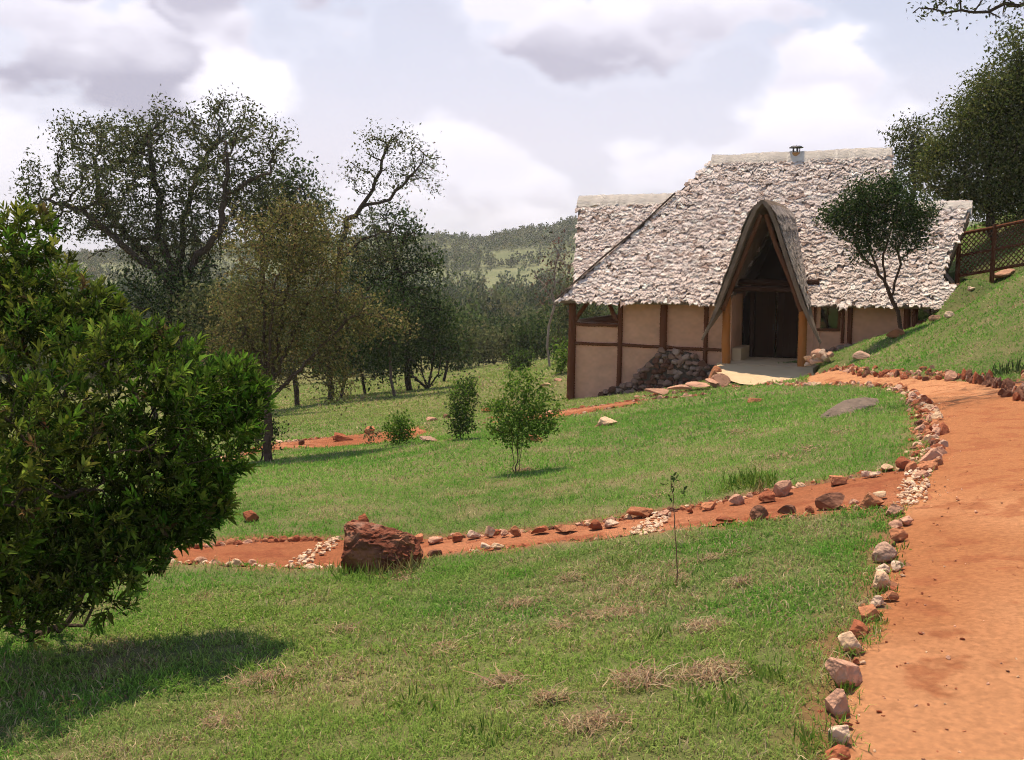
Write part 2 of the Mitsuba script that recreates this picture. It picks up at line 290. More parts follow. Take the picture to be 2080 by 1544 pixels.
# ------------------------------------------------------------------ the thatched house
house = thing('thatched_house', 'long thatched lodge with timber framed beige walls and a tall pointed porch', 'house')
PIT = math.atan(1.06); CP, SP = math.cos(PIT), math.sin(PIT)
def box(u0, u1, v0, v1, w0, w1):
    m = trimesh.creation.box(extents=[u1 - u0, v1 - v0, w1 - w0]); m.apply_translation([(u0 + u1) / 2, (v0 + v1) / 2, (w0 + w1) / 2])
    return W(m.vertices), np.array(m.faces)
def pole(p0, p1, r0, r1=None, n=9, segs=10, wob=.02, seed=0, loc=True):
    """a rough, slightly crooked round timber"""
    r1 = r0 if r1 is None else r1
    p0, p1 = np.asarray(p0, float), np.asarray(p1, float)
    ax = NRM(p1 - p0); a = NRM(np.cross(ax, [.3, .9, .2])); b = np.cross(ax, a)
    t = np.linspace(0, 1, segs); th = np.arange(n) / n * 2 * np.pi
    cen = p0 + (p1 - p0) * t[:, None]
    k = np.stack([t * 3, 0 * t + seed, 0 * t], -1)
    cen = cen + wob * ((meshkit.noise(k, 1)[:, None] - .5) * a + (meshkit.noise(k, 2)[:, None] - .5) * b) * 2
    R = (r0 + (r1 - r0) * t)[:, None] * (1 + .16 * (meshkit.noise(np.stack(np.broadcast_arrays(t[:, None] * 4, np.cos(th)[None] * 1.3 + seed, np.sin(th)[None] * 1.3), -1), 3) - .5))
    v = cen[:, None] + R[..., None] * (np.cos(th)[None, :, None] * a + np.sin(th)[None, :, None] * b)
    v = np.vstack([v.reshape(-1, 3), p0[None], p1[None]])
    f = []
    for i in range(segs - 1):
        for j in range(n):
            q = [i * n + j, i * n + (j + 1) % n, (i + 1) * n + (j + 1) % n, (i + 1) * n + j]; f += [[q[0], q[1], q[2]], [q[0], q[2], q[3]]]
    c0, c1 = segs * n, segs * n + 1
    for j in range(n): f += [[c0, (j + 1) % n, j], [c1, (segs - 1) * n + j, (segs - 1) * n + (j + 1) % n]]
    return (W(v) if loc else v), np.array(f)
WOOD, WOOD_L, WOOD_D = (.155, .058, .030), (.42, .165, .048), (.05, .022, .015)  # WOOD_D is darkened to deepen the shade in the porch
# walls: panels with openings, built as thick sheets in the plane of the wall
def panel(polyuw, v0, th):
    m = trimesh.creation.extrude_polygon(polyuw, th, engine='earcut')
    return W(np.column_stack([m.vertices[:, 0], v0 + m.vertices[:, 2], m.vertices[:, 1]])), np.array(m.faces)
def panel_v(polyvw, u0, th):
    m = trimesh.creation.extrude_polygon(polyvw, th, engine='earcut')
    return W(np.column_stack([u0 + m.vertices[:, 2], m.vertices[:, 0], m.vertices[:, 1]])), np.array(m.faces)
R4 = shapely.box
left_wall = shapely.union_all([R4(-6.72, -3, -1.05, 2.25)]) - R4(-6.5, 1.12, -4.98, 2.0) - R4(-6.72, 1.12, -6.4, 2.4)
right_wall = R4(1.40, -1.2, 5.95, 2.6) - R4(1.66, 1.14, 2.36, 2.02) - R4(4.69, 1.45, 5.40, 2.06)
part(house, 'wall', panel(left_wall, 0, .22), 'm_plaster', label='beige plastered front wall left of the porch')
part(house, 'wall', panel(right_wall, .02, .22), 'm_plaster', label='beige plastered front wall right of the porch')
part(house, 'wall', panel_v(R4(.24, -3, 8, 1.05), -6.70, .2), 'm_plaster')
part(house, 'wall', panel_v(R4(.26, -.6, 8, 2.4), 5.72, .2), 'm_plaster')
part(house, 'wall', panel(R4(-4.9, -2.5, 5.7, 2.4), 7.8, .2), 'm_plaster')
part(house, 'wall', panel_v(R4(.24, -2.5, 7.7, 2.4), -4.9, .18), 'm_plaster')
part(house, 'veranda_floor', box(-6.5, -4.92, .24, 7.9, -.1, 0), 'm_plaster')
# porch recess
part(house, 'porch_wall', panel_v(R4(.0, -.3, 1.75, 2.2), -1.24, .2), 'm_plaster', label='beige inner porch wall on the left')
part(house, 'porch_wall', panel_v(R4(.0, -.3, 1.75, 2.2), 1.60, .2), 'm_plaster')
part(house, 'porch_wall', panel(Polygon([(-1.02, -.3), (1.58, -.3), (1.58, 2.0), (.9, 2.9), (.55, 3.85), (.2, 4.2), (-.15, 3.85), (-.5, 2.9), (-1.02, 2.0)]) - R4(-.62, 0, .84, 2.42), 1.76, .2), 'm_plaster', label='inner wall around the doorway, porch shade put into its dark colour')
scene[f'{house}__porch_wall_002']['bsdf'] = {'type': 'ref', 'id': 'm_porch_shade'}  # near-black colour carries the shade of the porch recess
scene['m_porch_shade'] = bumped({'type': 'rgb', 'value': [.022, .013, .009]}, lambda p, n, uv: mikit.fbm(p.x * 8, p.y * 8, p.z * 30, 3) * .01, 1.0, .9, .1)
for i, (a, b) in enumerate([(-.62, .10), (.12, .84)]):
    d = part(house, 'door', box(a + .02, b - .01, 1.80, 1.86, .02, 2.40), 'm_plain', (.045, .022, .014))
    for k in range(3): part(d, 'plank', box(a + .05 + k * .22, a + .05 + k * .22 + .2, 1.775, 1.80, .06, 2.36), 'm_plain', (.055, .026, .016), jit=.1)
    part(d, 'handle', box(*( (b - .09, b - .05) if i == 0 else (a + .05, a + .09)), 1.745, 1.775, .95, 1.15), 'm_dark_metal')
for w0, w1, a, b in [(2.42, 2.60, -.75, .97)]: part(house, 'door_lintel', box(a, b, 1.66, 1.78, w0, w1), 'm_bark', WOOD_D)
for u in (-.69, .91): part(house, 'door_post', box(u - .07, u + .07, 1.68, 1.78, 0, 2.42), 'm_bark', WOOD_D)
part(house, 'ceiling_beam', pole((-1.3, -.2, 2.62), (1.75, -.2, 2.62), .10, seed=9), 'm_bark', WOOD_D)
# floor slab of the porch and the pale apron before it
part(house, 'porch_floor', box(-1.26, 1.82, -1.15, 1.78, -.30, .0), 'm_slab')
ap_s, ap_t = np.linspace(0, 1, 40), np.linspace(0, 1, 26)
def apron_pts(s, t):
    v = -1.18 - s * (3.05 + .35 * np.sin(t * 5)) ; l = np.interp(v, [-4.6, -3.6, -2.6, -1.6, -1.1], [.5, -.45, -.95, -1.15, -1.2]); r = np.interp(v, [-4.6, -3.4, -2, -1.1], [2.5, 2.35, 1.9, 1.75])
    u = l + (r - l) * t
    return np.stack([u, v, -.012 - .085 * (s * 3) + .02 * (meshkit.noise(np.stack([u * 2, v * 2, 0 * u], -1), 7) - .5)], -1)
apg = apron_pts(*np.meshgrid(ap_s, ap_t, indexing='ij'))
put('porch_apron', (W(apg.reshape(-1, 3)), grid_faces(40, 26)), 'm_slab', smooth=True)
labels['porch_apron'] = {'label': 'pale concrete apron in front of the porch', 'kind': 'structure'}
# timber frame
def tim(name, *a, col=WOOD, lab=None, **k):
    return part(house, name, pole(*a, **k), 'm_bark', col, smooth=40, label=lab, jit=0)
tim('timber_post', (-6.70, -.07, -2.6), (-6.68, -.07, 2.15), .15, .13, seed=1, lab='thick corner post')
for u, r, w0 in [(-4.92, .085, -1.3), (-3.36, .125, -.6), (-1.90, .075, -.45)]: tim('timber_post', (u, -.05, w0), (u + .02, -.05, 2.15), r, seed=u)
for u, r, w0 in [(2.50, .05, .7), (2.72, .075, .3), (4.40, .10, .9), (4.62, .07, 1.1), (5.50, .085, 1.2)]: tim('timber_post', (u, -.03, w0), (u, -.03, 2.2), r, seed=u + 3)
for a, b, w in [(-6.55, -5.0, .42), (-4.84, -3.48, .41), (-3.24, -1.98, .38), (-1.84, -1.10, .36)]: tim('timber_rail', (a, -.04, w), (b, -.04, w - .02), .055, seed=a)
tim('window_sill', (-6.55, -.06, 1.10), (-5.0, -.06, 1.08), .06, seed=5)
part(house, 'window_sill', box(-6.48, -5.02, -.02, .34, 1.125, 1.15), 'm_plain', (.32, .2, .14))
tim('window_brace', (-6.58, -.04, 1.22), (-5.98, -.02, 2.05), .075, seed=6)
tim('window_brace', (-5.02, -.04, 1.22), (-5.42, -.02, 2.05), .075, seed=7)
part(house, 'veranda_rail', pole((-6.62, .3, 1.14), (-6.62, 7.8, 1.14), .11, seed=8), 'm_bark', (.55, .42, .33), smooth=40, label='far ledge seen through the open window, its sunlight put into a pale colour')  # pale colour of this log stands in for sun on the far ledge
tim('eave_beam', (-6.8, -.10, 2.22), (-1.2, -.10, 2.22), .10, seed=11, col=WOOD_D)
tim('eave_beam', (1.65, -.10, 2.25), (6.0, -.10, 2.25), .10, seed=12, col=WOOD_D)
tim('timber_post', (-6.60, 7.8, -2.6), (-6.60, 7.8, 2.4), .13, seed=13)
for u, w0, w1, wi in [(1.66, 1.14, 2.02, .70), (4.69, 1.45, 2.06, .71)]:
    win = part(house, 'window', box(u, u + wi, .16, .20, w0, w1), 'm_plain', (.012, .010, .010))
    for b in [(u - .06, u + .02, w0 - .06, w1 + .05), (u + wi - .02, u + wi + .06, w0 - .06, w1 + .05)]: part(win, 'frame', box(b[0], b[1], -.03, .06, b[2], b[3]), 'm_bark', WOOD)
    part(win, 'sill', box(u + .023, u + wi - .023, -.04, .06, w0 - .07, w0 + .015), 'm_bark', WOOD)
    part(win, 'pane', (W(np.array([(u, .10, w0), (u + wi, .10, w0), (u + wi, .10, w1), (u, .10, w1)])), np.array([[0, 1, 2, 3]])), 'm_pane')
    part(win, 'mullion', box(u + wi / 2 - .02, u + wi / 2 + .02, .03, .09, w0 + .02, w1), 'm_bark', WOOD_D)
# porch posts and A-frame
tim('porch_post', (-.98, -.95, 0), (-1.0, -.95, 2.35), .14, .125, seed=21, col=WOOD_L, lab='orange brown round porch post on the left')
tim('porch_post', (1.40, -.95, 0), (1.42, -.95, 2.35), .14, .125, seed=22, col=WOOD_L, lab='orange brown round porch post on the right')
for s, e in ((-1, (-1.0, 1.75)), (1, (1.42, 1.75))):
    tim('porch_rafter', (.2 + s * 1.22, -1.50, 1.75), (.2 + s * .06, -1.62, 4.72), .075, seed=23 + s, col=(.14, .06, .032))
tim('porch_beam', (-1.05, -.95, 2.42), (1.47, -.95, 2.42), .09, seed=27, col=WOOD_D)
for k in range(2): part(house, 'porch_seat_wall', box(*((-1.02, -.72) if k == 0 else (1.26, 1.58)), .1, 1.5, .0, .42), 'm_slab')

# ---- roof
roof = f'{house}__roof'
labels[roof] = {'label': 'grey weathered leaf thatch'}
def slope_pt(u, w, off=0.0):
    """a point of the main front roof plane, lifted off along its normal"""
    u, w = np.broadcast_arrays(np.asarray(u, float), np.asarray(w, float))
    sag = -.10 * np.sin(np.clip((w - 1.95) / 5.08, 0, 1) * np.pi) - .10 * np.exp(-((w - 1.95) / .5) ** 2) * 0
    v = -.8 + (w - 1.95) / 1.06
    nrm = np.array([0, -SP, CP])
    return np.stack([u, v, w], -1) + (off + sag)[..., None] * nrm if np.ndim(off) or True else 0
UL = lambda w: np.interp(w, [1.9, 7.03], [-6.98, -2.68])
UR = lambda w: np.interp(w, [1.9, 2.9, 5.18, 5.22, 6.2, 7.03], [6.15, 5.32, 6.12, 3.78, 3.62, 3.42])
wing = lambda u, w, off=0.0: slope_pt(u, w, np.asarray(off) - .34)
TH_C = np.array([(.62, .53, .475), (.70, .615, .56), (.52, .44, .39), (.76, .69, .63), (.36, .27, .225), (.60, .55, .51)])
def sheet(fn, u0, u1, w0, w1, nu, nw, thick, hole=None):
    """a thick roof skin between two edge functions of the height"""
    w = np.linspace(w0, w1, nw)[:, None]; s = np.linspace(0, 1, nu)[None]
    thick = .10 + (thick - .10) * np.clip((w - w0) / .8, 0, 1)
    a, b = (u0(w) if callable(u0) else u0 + 0 * w), (u1(w) if callable(u1) else u1 + 0 * w)
    u = a + (b - a) * s; ww = w + 0 * u
    top, bot = fn(u, ww, 0 * u), fn(u, ww, 0 * u - thick)
    v = np.vstack([top.reshape(-1, 3), bot.reshape(-1, 3)]); f = grid_faces(nw, nu); n = nu * nw
    if hole: c = top.reshape(-1, 3)[f].mean(1); f = f[~hole(c[:, 0], c[:, 2])]
    e = [np.arange(nu), np.arange(nu) + (nw - 1) * nu, np.arange(nw) * nu, np.arange(nw) * nu + nu - 1]
    side = [np.stack([k[:-1], k[1:], k[1:] + n, k[:-1] + n], 1) for k in e]
    if hole: side = [q[~hole(v[q[:, 0], 0], v[q[:, 0], 2])] for q in side]
    return v, np.vstack([f, f[:, ::-1] + n] + side)
def thatch_col(v, k=1.0): return (np.array([.30, .22, .18]) * k) * (.7 + .6 * meshkit.noise(np.asarray(v) * 5, 3))[:, None]
PW = lambda w: np.interp(w, [.75, 1.4, 2.0, 3.45, 4.4, 4.9, 5.12], [1.84, 1.52, 1.26, .74, .42, .2, .0])
skin = [sheet(slope_pt, UL, UR, 1.93, 5.2, 130, 60, .24, lambda u, w: (np.abs(u - .2) < PW(w) - .06) & (w < 4.9)), sheet(slope_pt, UL, lambda w: UR(np.maximum(w, 5.22)), 5.2, 7.03, 20, 8, .26),
        sheet(wing, lambda w: np.interp(w, [2.2, 5.75], [-6.62, -7.64]), lambda w: UL(w) + .5, 2.2, 5.75, 8, 10, .28)]
mir = lambda m, vr: (np.column_stack([m[0][:, 0], 2 * vr - m[0][:, 1], m[0][:, 2]]), m[1])
skin += [mir(sheet(slope_pt, UL, UR, 1.93, 5.2, 30, 12, .24), 4.0), mir(skin[1], 4.0), mir(skin[2], 3.15)]
# the hipped left end, and the short hip at the right end
def tri_sheet(a, b, c, th, n=10):
    a, b, c = map(np.array, (a, b, c)); nn = NRM(np.cross(b - a, c - a)); v, f = [], []
    for i in range(n + 1):
        for j in range(n + 1): s, t = i / n, j / n; v.append(a + (b - a) * s * (1 - t) + (c - a) * t)
    v = np.array(v); f = grid_faces(n + 1, n + 1); return np.vstack([v, v - nn * th]), np.vstack([f, f[:, ::-1] + len(v)])
skin.append(tri_sheet((-6.98, 8.8, 1.93), (-6.98, -.8, 1.93), (-2.68, 4.0, 7.0), .25))
skin.append(tri_sheet((6.15, -.8, 1.93), (6.15, 8.8, 1.93), (4.3, 4.0, 4.2), .25))
rv, rf = join(skin)
part(roof, 'thatch_bed', (W(rv), rf), 'm_thatch', thatch_col(rv, .75))
# gable ends under the wings, closed with dark boards
part(house, 'gable', panel_v(Polygon([(1.0, 2.2), (5.4, 2.2), (3.15, 5.1)]), -6.3, .1), 'm_bark', WOOD_D)
part(house, 'gable', panel_v(Polygon([(.4, 2.0), (7.6, 2.0), (4.0, 4.9)]), 5.2, .1), 'm_bark', WOOD_D)
part(house, 'gable', panel_v(Polygon([(2.6, 5.0), (5.4, 5.0), (4.0, 6.7)]), 3.2, .1), 'm_bark', WOOD_D)
# thatch tufts: shaggy overlapping bunches of leaves
def tuft(seed):
    r = np.random.default_rng(seed); nu, nw = 5, 4
    s, t = np.meshgrid(np.linspace(-.5, .5, nu), np.linspace(0, 1, nw), indexing='ij')
    lift = .012 + .058 * t ** 1.4 + .030 * (r.random((nu, nw)) - .5) - .03 * s ** 2
    x = s * (1 + .18 * r.uniform(-1, 1, (nu, 1)) * 1) + .05 * r.uniform(-1, 1, (nu, nw)); y = -t * (1 + .32 * r.uniform(-1, 1, (nu, 1)))
    top = np.stack([x, y, lift], -1).reshape(-1, 3); bot = top - [0, -.02, .045]
    f = grid_faces(nu, nw); n = nu * nw; e = np.arange(nu) * nw + nw - 1
    lip = np.stack([e[:-1], e[1:], e[1:] + n, e[:-1] + n], 1)
    q = np.vstack([f, lip]); return np.vstack([top, bot]), np.vstack([q[:, [0, 1, 2]], q[:, [0, 2, 3]]])
TUFTS = [tuft(100 + i) for i in range(14)]
tuft_list = []           # (world vertices, faces, colour, distance key)
def lay_tufts(fn, uv_ok, u_rng, w_rng, du=.165, dw=.078, size=.225, long=.25, big=True, off=.0):
    w = w_rng[0]; row = 0
    while w < w_rng[1]:
        u = u_rng[0] + (row % 2) * du * .5
        while u < u_rng[1]:
            uu, ww = u + rng.uniform(-.12, .12), w + rng.uniform(-.055, .055) + .04 * math.sin(u * 1.7 + row)
            if uv_ok(uu, ww):
                base = fn(np.array(uu), np.array(ww), np.array(off)).reshape(3)
                e1 = fn(np.array(uu + .05), np.array(ww), np.array(off)).reshape(3) - base; e2 = fn(np.array(uu), np.array(ww + .05), np.array(off)).reshape(3) - base
                e1, e2 = NRM(e1), NRM(e2); nn = NRM(np.cross(e1, e2))
                tv, tf = TUFTS[rng.integers(len(TUFTS))]; a = rng.normal(0, .16); sc = rng.uniform(.7, 1.3)
                x = tv[:, 0] * size * sc * rng.choice([-1, 1]) ; y = tv[:, 1] * long * rng.uniform(.75, 1.2); z = tv[:, 2] * (.55 + .65 * rng.random())
                x, y = x * math.cos(a) - y * math.sin(a), x * math.sin(a) + y * math.cos(a)
                v = base + x[:, None] * e1 + (y + .2)[:, None] * e2 + z[:, None] * nn
                c = TH_C[rng.choice(6, p=[.25, .22, .15, .17, .07, .14])] * rng.uniform(.82, 1.15)
                tuft_list.append((W(v), tf, np.minimum(c * [1.10, 1.08, 1.08], .86)))
            u += du * rng.uniform(.8, 1.2)
        w += dw; row += 1
main_ok = lambda u, w: UL(w) + .02 < u < UR(w) - .05 and not (abs(u - .2) < PW(w) + .02 and w < 4.95)
lay_tufts(slope_pt, main_ok, (-7.1, 6.3), (1.90, 6.92))
lay_tufts(wing, lambda u, w: np.interp(w, [2.2, 5.75], [-6.60, -7.60]) < u < UL(w) + .3, (-7.8, -3.0), (2.3, 5.65))
def hip_l(s, w, off=0.0):                       # the left hip face, s along the depth
    s, w, off = np.broadcast_arrays(np.asarray(s, float), np.asarray(w, float), np.asarray(off, float)); k = (w - 1.93) / 5.07
    return np.stack([-6.98 + 4.3 * k, s, w], -1) + off[..., None] * np.array([-.76, 0, .65])
lay_tufts(lambda s, w, o: hip_l(-s, w, o), lambda s, w: -.8 + 4.8 * (w - 1.93) / 5.07 < -s < 1.6 and w < 3.2, (-1.6, .9), (1.96, 3.2))
# porch roof: a steep pointed arch of thatch, running back into the main slope
w_l = np.concatenate([np.linspace(.78, 4.7, 26), np.linspace(4.75, 5.12, 8)])
def porch_vb(w): return np.where(w > 2.0, -.8 + (w - 1.95) / 1.06 + .25, -1.85 + np.clip((w - .75) / 1.25, 0, 1) * 1.25 + .05)
def porch_pt(q, t):
    """q runs over the arch from the left foot (-1) over the top (0) to the right foot (1), t from the front to the back"""
    w = np.interp(np.abs(q), np.linspace(0, 1, len(w_l)), w_l[::-1]); s = np.sign(q)
    vf = -1.85 + .22 * np.clip((2.6 - w) / 1.8, 0, 1); vb = np.maximum(porch_vb(w), vf + .12)
    return np.stack([.2 + s * PW(w), vf + (vb - vf) * t, w + .05 * np.sin(t * 3)], -1)
qs, ts = np.meshgrid(np.linspace(-1, 1, 68), np.linspace(0, 1, 14), indexing='ij')
pg = porch_pt(qs, ts)
cen = np.array([.2, 0, .0]); pn = np.stack([np.sign(qs) * .86 * np.minimum(1, np.abs(qs) * 8), 0 * qs, .5 + .5 * np.exp(-np.abs(qs) * 12)], -1); pn = NRM(pn)
thk = (.055 + .075 * np.clip((pg[..., 2] - .8) / 1.2, 0, 1))[..., None]
top = (pg + pn * thk * .6).reshape(-1, 3); bot = (pg - pn * thk * .4).reshape(-1, 3); n = len(top); gf = grid_faces(68, 14)
fe = np.arange(68) * 14; side = np.stack([fe[:-1], fe[1:], fe[1:] + n, fe[:-1] + n], 1); s2 = np.array([[j, j + 1, j + 1 + n, j + n] for j in range(13)]); s3 = s2 + 67 * 14
pv = np.vstack([top, bot])
part(roof, 'porch_thatch', (W(pv), np.vstack([gf, gf[:, ::-1] + n, side, s2, s3])), 'm_thatch', (np.array([.24, .18, .14])) * (.6 + .8 * meshkit.noise(pv * 7, 3))[:, None], label='steep pointed thatch over the porch')
# long tufts on both flanks of the porch roof
def porch_fn(sgn):
    def fn(a, w, off):
        q = sgn * np.interp(w, w_l, np.linspace(1, 0, len(w_l))); p = porch_pt(q, np.clip(np.asarray(a), 0, 1.2)); return p + (np.asarray(off) + .10)[..., None] * np.array([sgn * .86, 0, .5])
    return fn
for sg in (-1, 1):
    f0 = porch_fn(sg); w = 2.1
    while w < 4.95:
        depth = float(porch_vb(np.array(w))) + 1.85
        for k in range(int(depth / .24) + 1):
            a = (k + rng.uniform(.1, .9)) * .24 / depth
            base = f0(np.array(a), np.array(w), np.array(0.0)).reshape(3); e1 = np.array([0, -sg * 1.0, 0]) * -1.0; e2 = NRM(f0(np.array(a), np.array(w + .1), np.array(0.)).reshape(3) - base); nn = np.array([sg * .86, 0, .5])
            tv, tf = TUFTS[rng.integers(len(TUFTS))]
            v = base + (tv[:, :1] * .26) * np.array([0, 1.0, 0]) + (tv[:, 1:2] * .42 + .15) * e2 + (tv[:, 2:] * .6) * nn
            tuft_list.append((W(v), tf, TH_C[2] * rng.uniform(.6, .95)))
        w += .13
# the nearest 300 bunches singly, the others as one mesh
order = np.argsort([np.linalg.norm(t[0].mean(0) - EYE) + 1.2 * rng.random() for t in tuft_list])
for i in order[:300]:
    v, f, c = tuft_list[i]; v, f, _ = flat(v, f); put(part_key(f'{roof}__thatch_bunch'), (v, f), 'm_thatch', np.repeat(c[None] * rng.uniform(.85, 1.15, (len(f), 1)), 3, 0))
vs, fs, cs, at = [], [], [], 0
for i in order[300:]:
    v, f, c = tuft_list[i]; v, f, _ = flat(v, f); vs.append(v); fs.append(f + at); cs.append(np.repeat(c[None] * rng.uniform(.85, 1.15, (len(f), 1)), 3, 0)); at += len(v)
part(roof, 'thatch', (np.vstack(vs), np.vstack(fs)), 'm_thatch', np.vstack(cs), stuff=True)
# pale ridge caps
def cap(u0, u1, v, w, drop, seed):
    n, m = max(12, int((u1 - u0) / .09)), 15
    u = np.linspace(u0, u1, n)[:, None]; th = np.linspace(-1, 1, m)[None]
    d = np.abs(th) * drop; prof_v = np.sign(th) * (d * CP + .03); prof_w = .30 * (1 - np.abs(th) ** 2) ** .5 * .55 - d * SP + .12
    nn = meshkit.noise(np.stack(np.broadcast_arrays(u * 9, th * 1.2, seed + 0 * u), -1), 5); n2 = meshkit.noise(np.stack(np.broadcast_arrays(u * 1.1, 0 * th, seed + 0 * u), -1), 6)
    edge = (np.abs(th) > .9) * .10 * (nn - .5)
    p = np.stack([u + 0 * th, v + prof_v * (1 + .1 * nn) - np.sign(th) * .22, w + prof_w + .05 * (n2 - .5) + .05 * nn + edge - .10], -1).copy()
    p[..., 1] = v + np.sign(th) * (d * CP) + np.sign(th) * (-.0) - np.sign(th) * 0
    out = p.reshape(-1, 3); low = out.copy(); low[:, 2] -= .10; f = grid_faces(n, m); k = len(out)
    e = [np.arange(n) * m, np.arange(n) * m + m - 1, np.arange(m), np.arange(m) + (n - 1) * m]
    c = (np.array([.76, .69, .61])[None, None] * (.75 + .45 * nn)[..., None]).reshape(-1, 3)
    return (W(np.vstack([out, low])), np.vstack([f, f[:, ::-1] + k] + [np.stack([x[:-1], x[1:], x[1:] + k, x[:-1] + k], 1) for x in e])), np.vstack([c, c * .8])
for u0, u1, v, w in [(-2.75, 3.5, 4.0, 7.0), (-7.68, -3.3, 3.22, 5.60), (3.7, 6.08, 2.32, 5.02)]:
    m, c = cap(u0, u1, v, w, .37, u0); part(roof, 'ridge_cap', m, 'm_thatch', c, smooth=True)
# dark pole painted in for the shadow line along the hip
part(roof, 'hip_shadow', pole((-6.98, -.86, 2.0), (-3.75, 2.72, 5.75), .032, segs=40, wob=.05, seed=33), 'm_bark', (.07, .05, .04))
# chimney
chim = f'{house}__chimney'
def cyl(r0, r1, z0, z1, n=16):
    th = np.arange(n) / n * 2 * np.pi; v = np.vstack([np.column_stack([r0 * np.cos(th), r0 * np.sin(th), 0 * th + z0]), np.column_stack([r1 * np.cos(th), r1 * np.sin(th), 0 * th + z1]), [[0, 0, z0], [0, 0, z1]]])
    j = np.arange(n); k = (j + 1) % n
    return v, np.vstack([np.stack([j, k, k + n], 1), np.stack([j, k + n, j + n], 1), np.stack([k, j, 0 * j + 2 * n], 1), np.stack([j + n, k + n, 0 * j + 2 * n + 1], 1)])
cv, cf = cyl(.15, .15, 6.4, 7.16); part(chim, 'flue', (W(cv + [.27, 4.0, 0]), cf), 'm_plain', (.42, .22, .09), smooth=40)
for k in range(5): th = k * 2 * math.pi / 5 + .3; part(chim, 'stay', pole((.27 + .12 * math.cos(th), 4 + .12 * math.sin(th), 7.16), (.27 + .12 * math.cos(th), 4 + .12 * math.sin(th), 7.33), .02, segs=2, n=6, wob=0), 'm_dark_metal')
cv, cf = cyl(.26, .17, 7.33, 7.39); part(chim, 'cap', (W(cv + [.27, 4.0, 0]), cf), 'm_dark_metal', smooth=40)
# ------------------------------------------------------------------ stones
ICO = {k: trimesh.creation.icosphere(subdivisions=k) for k in (1, 2, 3, 4)}
def rock_shape(seed, sub=3, cuts=11, rough_=.07):
    r = np.random.default_rng(seed); m = ICO[sub]; v = np.array(m.vertices)
    for _ in range(cuts):
        n = NRM(r.normal(size=3)); d = r.uniform(.42, .80); h = v @ n - d
        v = v - np.maximum(h, 0)[:, None] * n
    v = v / np.abs(v).max(0)
    v[:, 2] = np.where(v[:, 2] < -.3, -.3 + (v[:, 2] + .3) * .35, v[:, 2])
    v *= 1 + rough_ * (meshkit.fbm(v * 2.2 + seed, 3, seed)[:, None] - .5) * 2
    return v, np.array(m.faces)
ROCKS3 = [rock_shape(200 + i) for i in range(16)]; ROCKS = [rock_shape(220 + i, 2) for i in range(16)]
ROCKS1 = [rock_shape(300 + i, 1, 7) for i in range(12)]
STC = {'pink': (.50, .285, .195), 'cream': (.58, .40, .26), 'pale': (.62, .46, .34), 'red': (.28, .092, .047), 'orange': (.40, .17, .088), 'grey': (.46, .30, .22), 'brown': (.17, .08, .052), 'umber': (.30, .185, .14), 'dusk': (.36, .255, .20)}
def rock(c, size, seed, yaw=None, color='pink', src=None, tilt=.25, soil=True):
    r = np.random.default_rng(seed); v, f = (src or ROCKS)[seed % len(src or ROCKS)]
    v = v * np.asarray(size) / 2
    a, b, g = (r.uniform(0, 6.28) if yaw is None else yaw), r.normal(0, tilt), r.normal(0, tilt)
    Rm = trimesh.transformations.euler_matrix(b, g, a)[:3, :3]; w = v @ Rm.T
    col = np.array(STC[color]) * r.uniform(.85, 1.15)
    n = meshkit.fbm(v / np.max(size) * 5 + seed, 3, 7)[:, None]
    cc = col * (.65 + .7 * n)
    if soil:
        k = sstep(.1, -.45, w[:, 2] / max(1e-6, np.max(w[:, 2])) + 1.2 * (n[:, 0] - .5)); cc = mixc(cc, np.broadcast_to((.24, .095, .05), cc.shape), k * .85)
    return (w + np.asarray(c), f), cc
def put_rock(key, c, size, seed, **k):
    m, cc = rock(c, size, seed, **k); put(key, m, 'm_stone', cc, smooth=True)
def put_rock_flat(key, c, size, seed, **k):
    m, cc = rock(c, size, seed, **k); put(key, m, 'm_stone', cc)
def ground_rock(key, px, py, wpx, hpx, color, seed, depth=.85, sink=.25, flat_=True, **k):
    """a stone whose foot shows at the pixel, with its size read off the picture at that distance"""
    p = gpt(px, py); s = np.linalg.norm(p - EYE) / F
    w, h = wpx * s, hpx * s
    (put_rock_flat if flat_ else put_rock)(key, p + [0, w * depth * .4, h * (.30 - sink * .5)], (w, w * depth, h * 1.25), seed, yaw=k.pop('yaw', 0.0) + float(np.random.default_rng(seed).normal(0, .35)), color=color, tilt=k.pop('tilt', .15), **k)

edge = thing('stone_edging', 'large pink and cream stones lining the left side of the foreground path', 'stone edging')
for i, (px, py, w, h, c) in enumerate([(1713,1552,56,40,'red'),(1706,1516,42,58,'pale'),(1722,1482,26,16,'red'),(1704,1456,52,68,'pink'),(1724,1400,80,76,'pink'),(1736,1326,58,42,'cream'),(1752,1294,54,30,'red'),(1774,1258,48,32,'orange'),
     (1787,1232,26,22,'pale'),(1811,1219,32,18,'orange'),(1790,1200,42,46,'cream'),(1813,1204,24,14,'red'),(1796,1164,30,18,'pale'),(1825,1157,32,14,'pale'),(1808,1143,52,44,'grey'),(1830,1100,34,28,'orange'),(1826,1074,30,24,'pink'),(1844,1066,24,22,'pink'),(1822,1046,38,26,'pink'),
     (1700,1600,70,60,'pink'),(1690,1680,60,60,'cream'),(1760,1236,18,12,'orange'),(1742,1348,20,12,'red')]):
    ground_rock(part_key(f'{edge}__stone'), px, py, w, h, c, 400 + i, src=ROCKS3)
